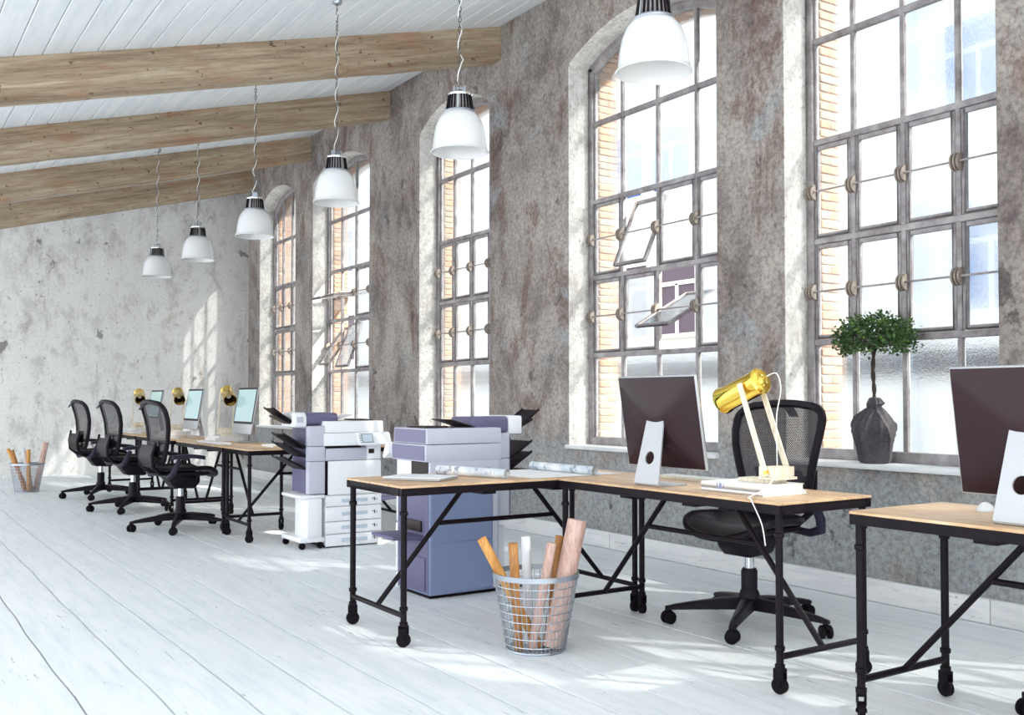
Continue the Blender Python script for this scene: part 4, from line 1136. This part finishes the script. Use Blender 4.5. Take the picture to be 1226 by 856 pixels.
# ------------------------------------------------------------------ pendant lamps
def make_pendant(yl):
    t = empty('pendant_lamp')
    # origin at the rim of the shade
    sh = MB().lathe([(0.172, 0.0), (0.176, 0.004), (0.170, 0.010), (0.163, 0.03), (0.156, 0.09), (0.145, 0.15), (0.128, 0.195), (0.104, 0.228), (0.086, 0.238), (0.084, 0.232), (0.102, 0.222), (0.124, 0.19), (0.140, 0.147), (0.151, 0.09), (0.158, 0.03), (0.166, 0.004)], 40, closed=True)
    sh.build('shade', M['white_enamel'], t)
    MB().lathe([(0.0, 0.10), (0.03, 0.105), (0.045, 0.135), (0.035, 0.18), (0.02, 0.2), (0.02, 0.235)], 20).build('bulb', M['white_enamel'], t)
    MB().lathe([(0.0, 0.234), (0.092, 0.236), (0.095, 0.241), (0.092, 0.248), (0.0, 0.25)], 32).build('collar', M['steel'], t)
    nk = MB().lathe([(0.078, 0.25), (0.066, 0.335), (0.0, 0.336)], 32)
    nk = nk.build('neck', M['window_steel'], t)
    for k in range(24):
        a = 2*PI*k/24; c, s = math.cos(a), math.sin(a)
        MB().bar((c*0.081, s*0.081, 0.251), (c*0.069, s*0.069, 0.335), 0.009, 0.008).build('cooling_rib', M['chrome'] if k % 8 == 2 else M['black_metal'], nk, smooth=False)  # every eighth rib is chrome, a highlight painted onto the black neck
    MB().lathe([(0.0, 0.335), (0.076, 0.336), (0.078, 0.345), (0.07, 0.352), (0.0, 0.354)], 32).build('top_plate', M['chrome'], t)
    br = MB()
    for s in (-1, 1): br.mm((s*0.03 - 0.005, -0.022, 0.353), (s*0.03 + 0.005, 0.022, 0.398))
    br.cyl((-0.036, 0, 0.388), (0.036, 0, 0.388), 0.007, n=10)
    br.build('bracket', M['steel'], t, bevel=0.002, seg=1)
    top = ceil_z(yl) - 2.67
    chn = MB(); z = 0.40; k = 0
    while z < top - 0.005:
        pts = []
        for q in range(10):
            a = 2*PI*q/10; u, v = 0.0085*math.cos(a), 0.019*math.sin(a)
            pts.append((u if k % 2 else 0, 0 if k % 2 else u, z + v))
        chn.tube(pts, 0.003, 4, True); z += 0.031; k += 1
    chn.build('chain', M['cable_chain'], t, merge=False)
    cb = []
    r = random.Random(2)
    n = 46
    for i in range(n + 1):
        zz = 0.36 + (top - 0.365)*i/n
        a = i*0.85; rr = 0.011 + (0.014*max(0, math.sin(i*0.9)) if i < 12 else 0.0)
        if i == 0: rr = 0.03
        cb.append((rr*math.cos(a), rr*math.sin(a), zz))
    MB().tube(cb, 0.0038, 6).build('cable', M['cable_white'], t)
    MB().lathe([(0.0, top - 0.028), (0.03, top - 0.028), (0.038, top - 0.012), (0.038, top + 0.004), (0.0, top + 0.004)], 20).build('ceiling_rose', M['steel'], t)
    return t
PY = 2.975
pen0 = make_pendant(PY)
for i, x in enumerate((-3.335, -5.06, -6.885, -8.71, -10.51, -12.22)):
    p = pen0 if i == 0 else copy_tree(pen0)
    p.location = (x, PY, 2.67); p.rotation_euler.z = 0.9*i
    tag(p, 'white bell pendant lamp hanging ' + ('above the gold lamp desk', 'between the crosswise drawing desk and the window wall', 'between the two copiers', 'above the far crosswise desk by the white copier', 'above the middle of the far desk row', 'closest to the plaster end wall')[i], 'lamp', 'row of white pendant lamps')

# ------------------------------------------------------------------ little tree on the window ledge
pl = empty('potted_tree', (-3.80, 5.155, SILL + 0.002))
tag(pl, 'small round-crowned tree in a knotted grey cloth sack on the window ledge', 'plant')
def sack(u, v):
    a = 2*PI*u
    prof = [(0.075, 0.0), (0.098, 0.008), (0.112, 0.08), (0.132, 0.16), (0.128, 0.22), (0.094, 0.275), (0.064, 0.31), (0.040, 0.335), (0.050, 0.36), (0.034, 0.395), (0.020, 0.40)]
    s = v*(len(prof) - 1); i = min(int(s), len(prof) - 2); f = s - i
    r = prof[i][0] + (prof[i+1][0] - prof[i][0])*f; z = prof[i][1] + (prof[i+1][1] - prof[i][1])*f
    def crease(x): return 1 - 2*abs(math.sin(x))**0.55      # sharp gathered folds
    tw = 1.6*v
    fold = 0.15*crease(2.5*a + 1.4*tw) + 0.085*crease(4*a - 2.4*tw + 1) + 0.07*math.sin(3*a + 9*v)
    k = min(1, v*3.5)*(0.75 + 0.7*v)
    r *= 1 + fold*k
    sag = 0.02*math.sin(2*a + 0.7)*math.sin(PI*min(1, v*1.2))
    return (r*math.cos(a) + 0.006*math.sin(9*v), r*math.sin(a)*0.93, z + sag*(0 if v < 0.05 else 1))
sk_ = MB().grid(sack, 128, 50)
b_ = [sack(k/128, 0) for k in range(128)]
sk_.add(b_, [tuple(range(127, -1, -1))])
sk_.build('sack', M['sack'], pl)
tk = MB(); path = []
for ph in (0, PI):
    tk.tube([(0.006*math.cos(ph + k*0.9) + 0.004*math.sin(k*.5), 0.006*math.sin(ph + k*0.9), 0.36 + 0.022*k) for k in range(17)], 0.0085, 7)
tk.build('trunk', M['bark'], pl, merge=False)
rl = random.Random(11); brn = MB(); ends = []
for k in range(26):
    a = rl.uniform(0, 2*PI); e = rl.uniform(-0.15, 1.2); rr = rl.uniform(0.5, 0.9)
    p = Vector((0.27*rr*math.cos(a)*math.cos(e), 0.16*rr*math.sin(a)*math.cos(e), 0.74 + 0.15*rr*math.sin(e)))
    brn.tube([(0, 0, 0.66 + 0.002*k), (p.x*0.45, p.y*0.45, 0.70 + 0.3*(p.z - 0.70)), tuple(p)], [0.005, 0.003, 0.0015], 5)
brn.build('branches', M['bark'], pl, merge=False)
lv = MB()
for k in range(2300):
    a = rl.uniform(0, 2*PI); e = math.asin(rl.uniform(-0.62, 1)); rr = rl.uniform(0.35, 1.0)**0.5
    lump = 1 + 0.13*math.sin(3*a + 1)*math.cos(2*e) + 0.1*math.sin(7*a + 3*e)
    c = Vector((0.285*rr*lump*math.cos(a)*math.cos(e), 0.165*rr*lump*math.sin(a)*math.cos(e), 0.755 + 0.155*rr*lump*math.sin(e)))
    d = Vector((rl.gauss(0, 1), rl.gauss(0, 1), rl.gauss(0, 0.8) + 0.3)).normalized()
    n = Vector((rl.gauss(0, .7), rl.gauss(0, .7), 1)).normalized(); s = d.cross(n).normalized(); n = s.cross(d)
    L_, w_ = rl.uniform(0.022, 0.036), rl.uniform(0.007, 0.011)
    lv.add([c, c + d*L_*0.4 + s*w_ - n*0.003, c + d*L_, c + d*L_*0.4 - s*w_ - n*0.003, c + d*L_*0.45 - n*0.006], [(0, 1, 4), (1, 2, 4), (2, 3, 4), (3, 0, 4)])
lvo = lv.build('foliage', M['leaf'], pl, merge=False); lvo['kind'] = 'stuff'
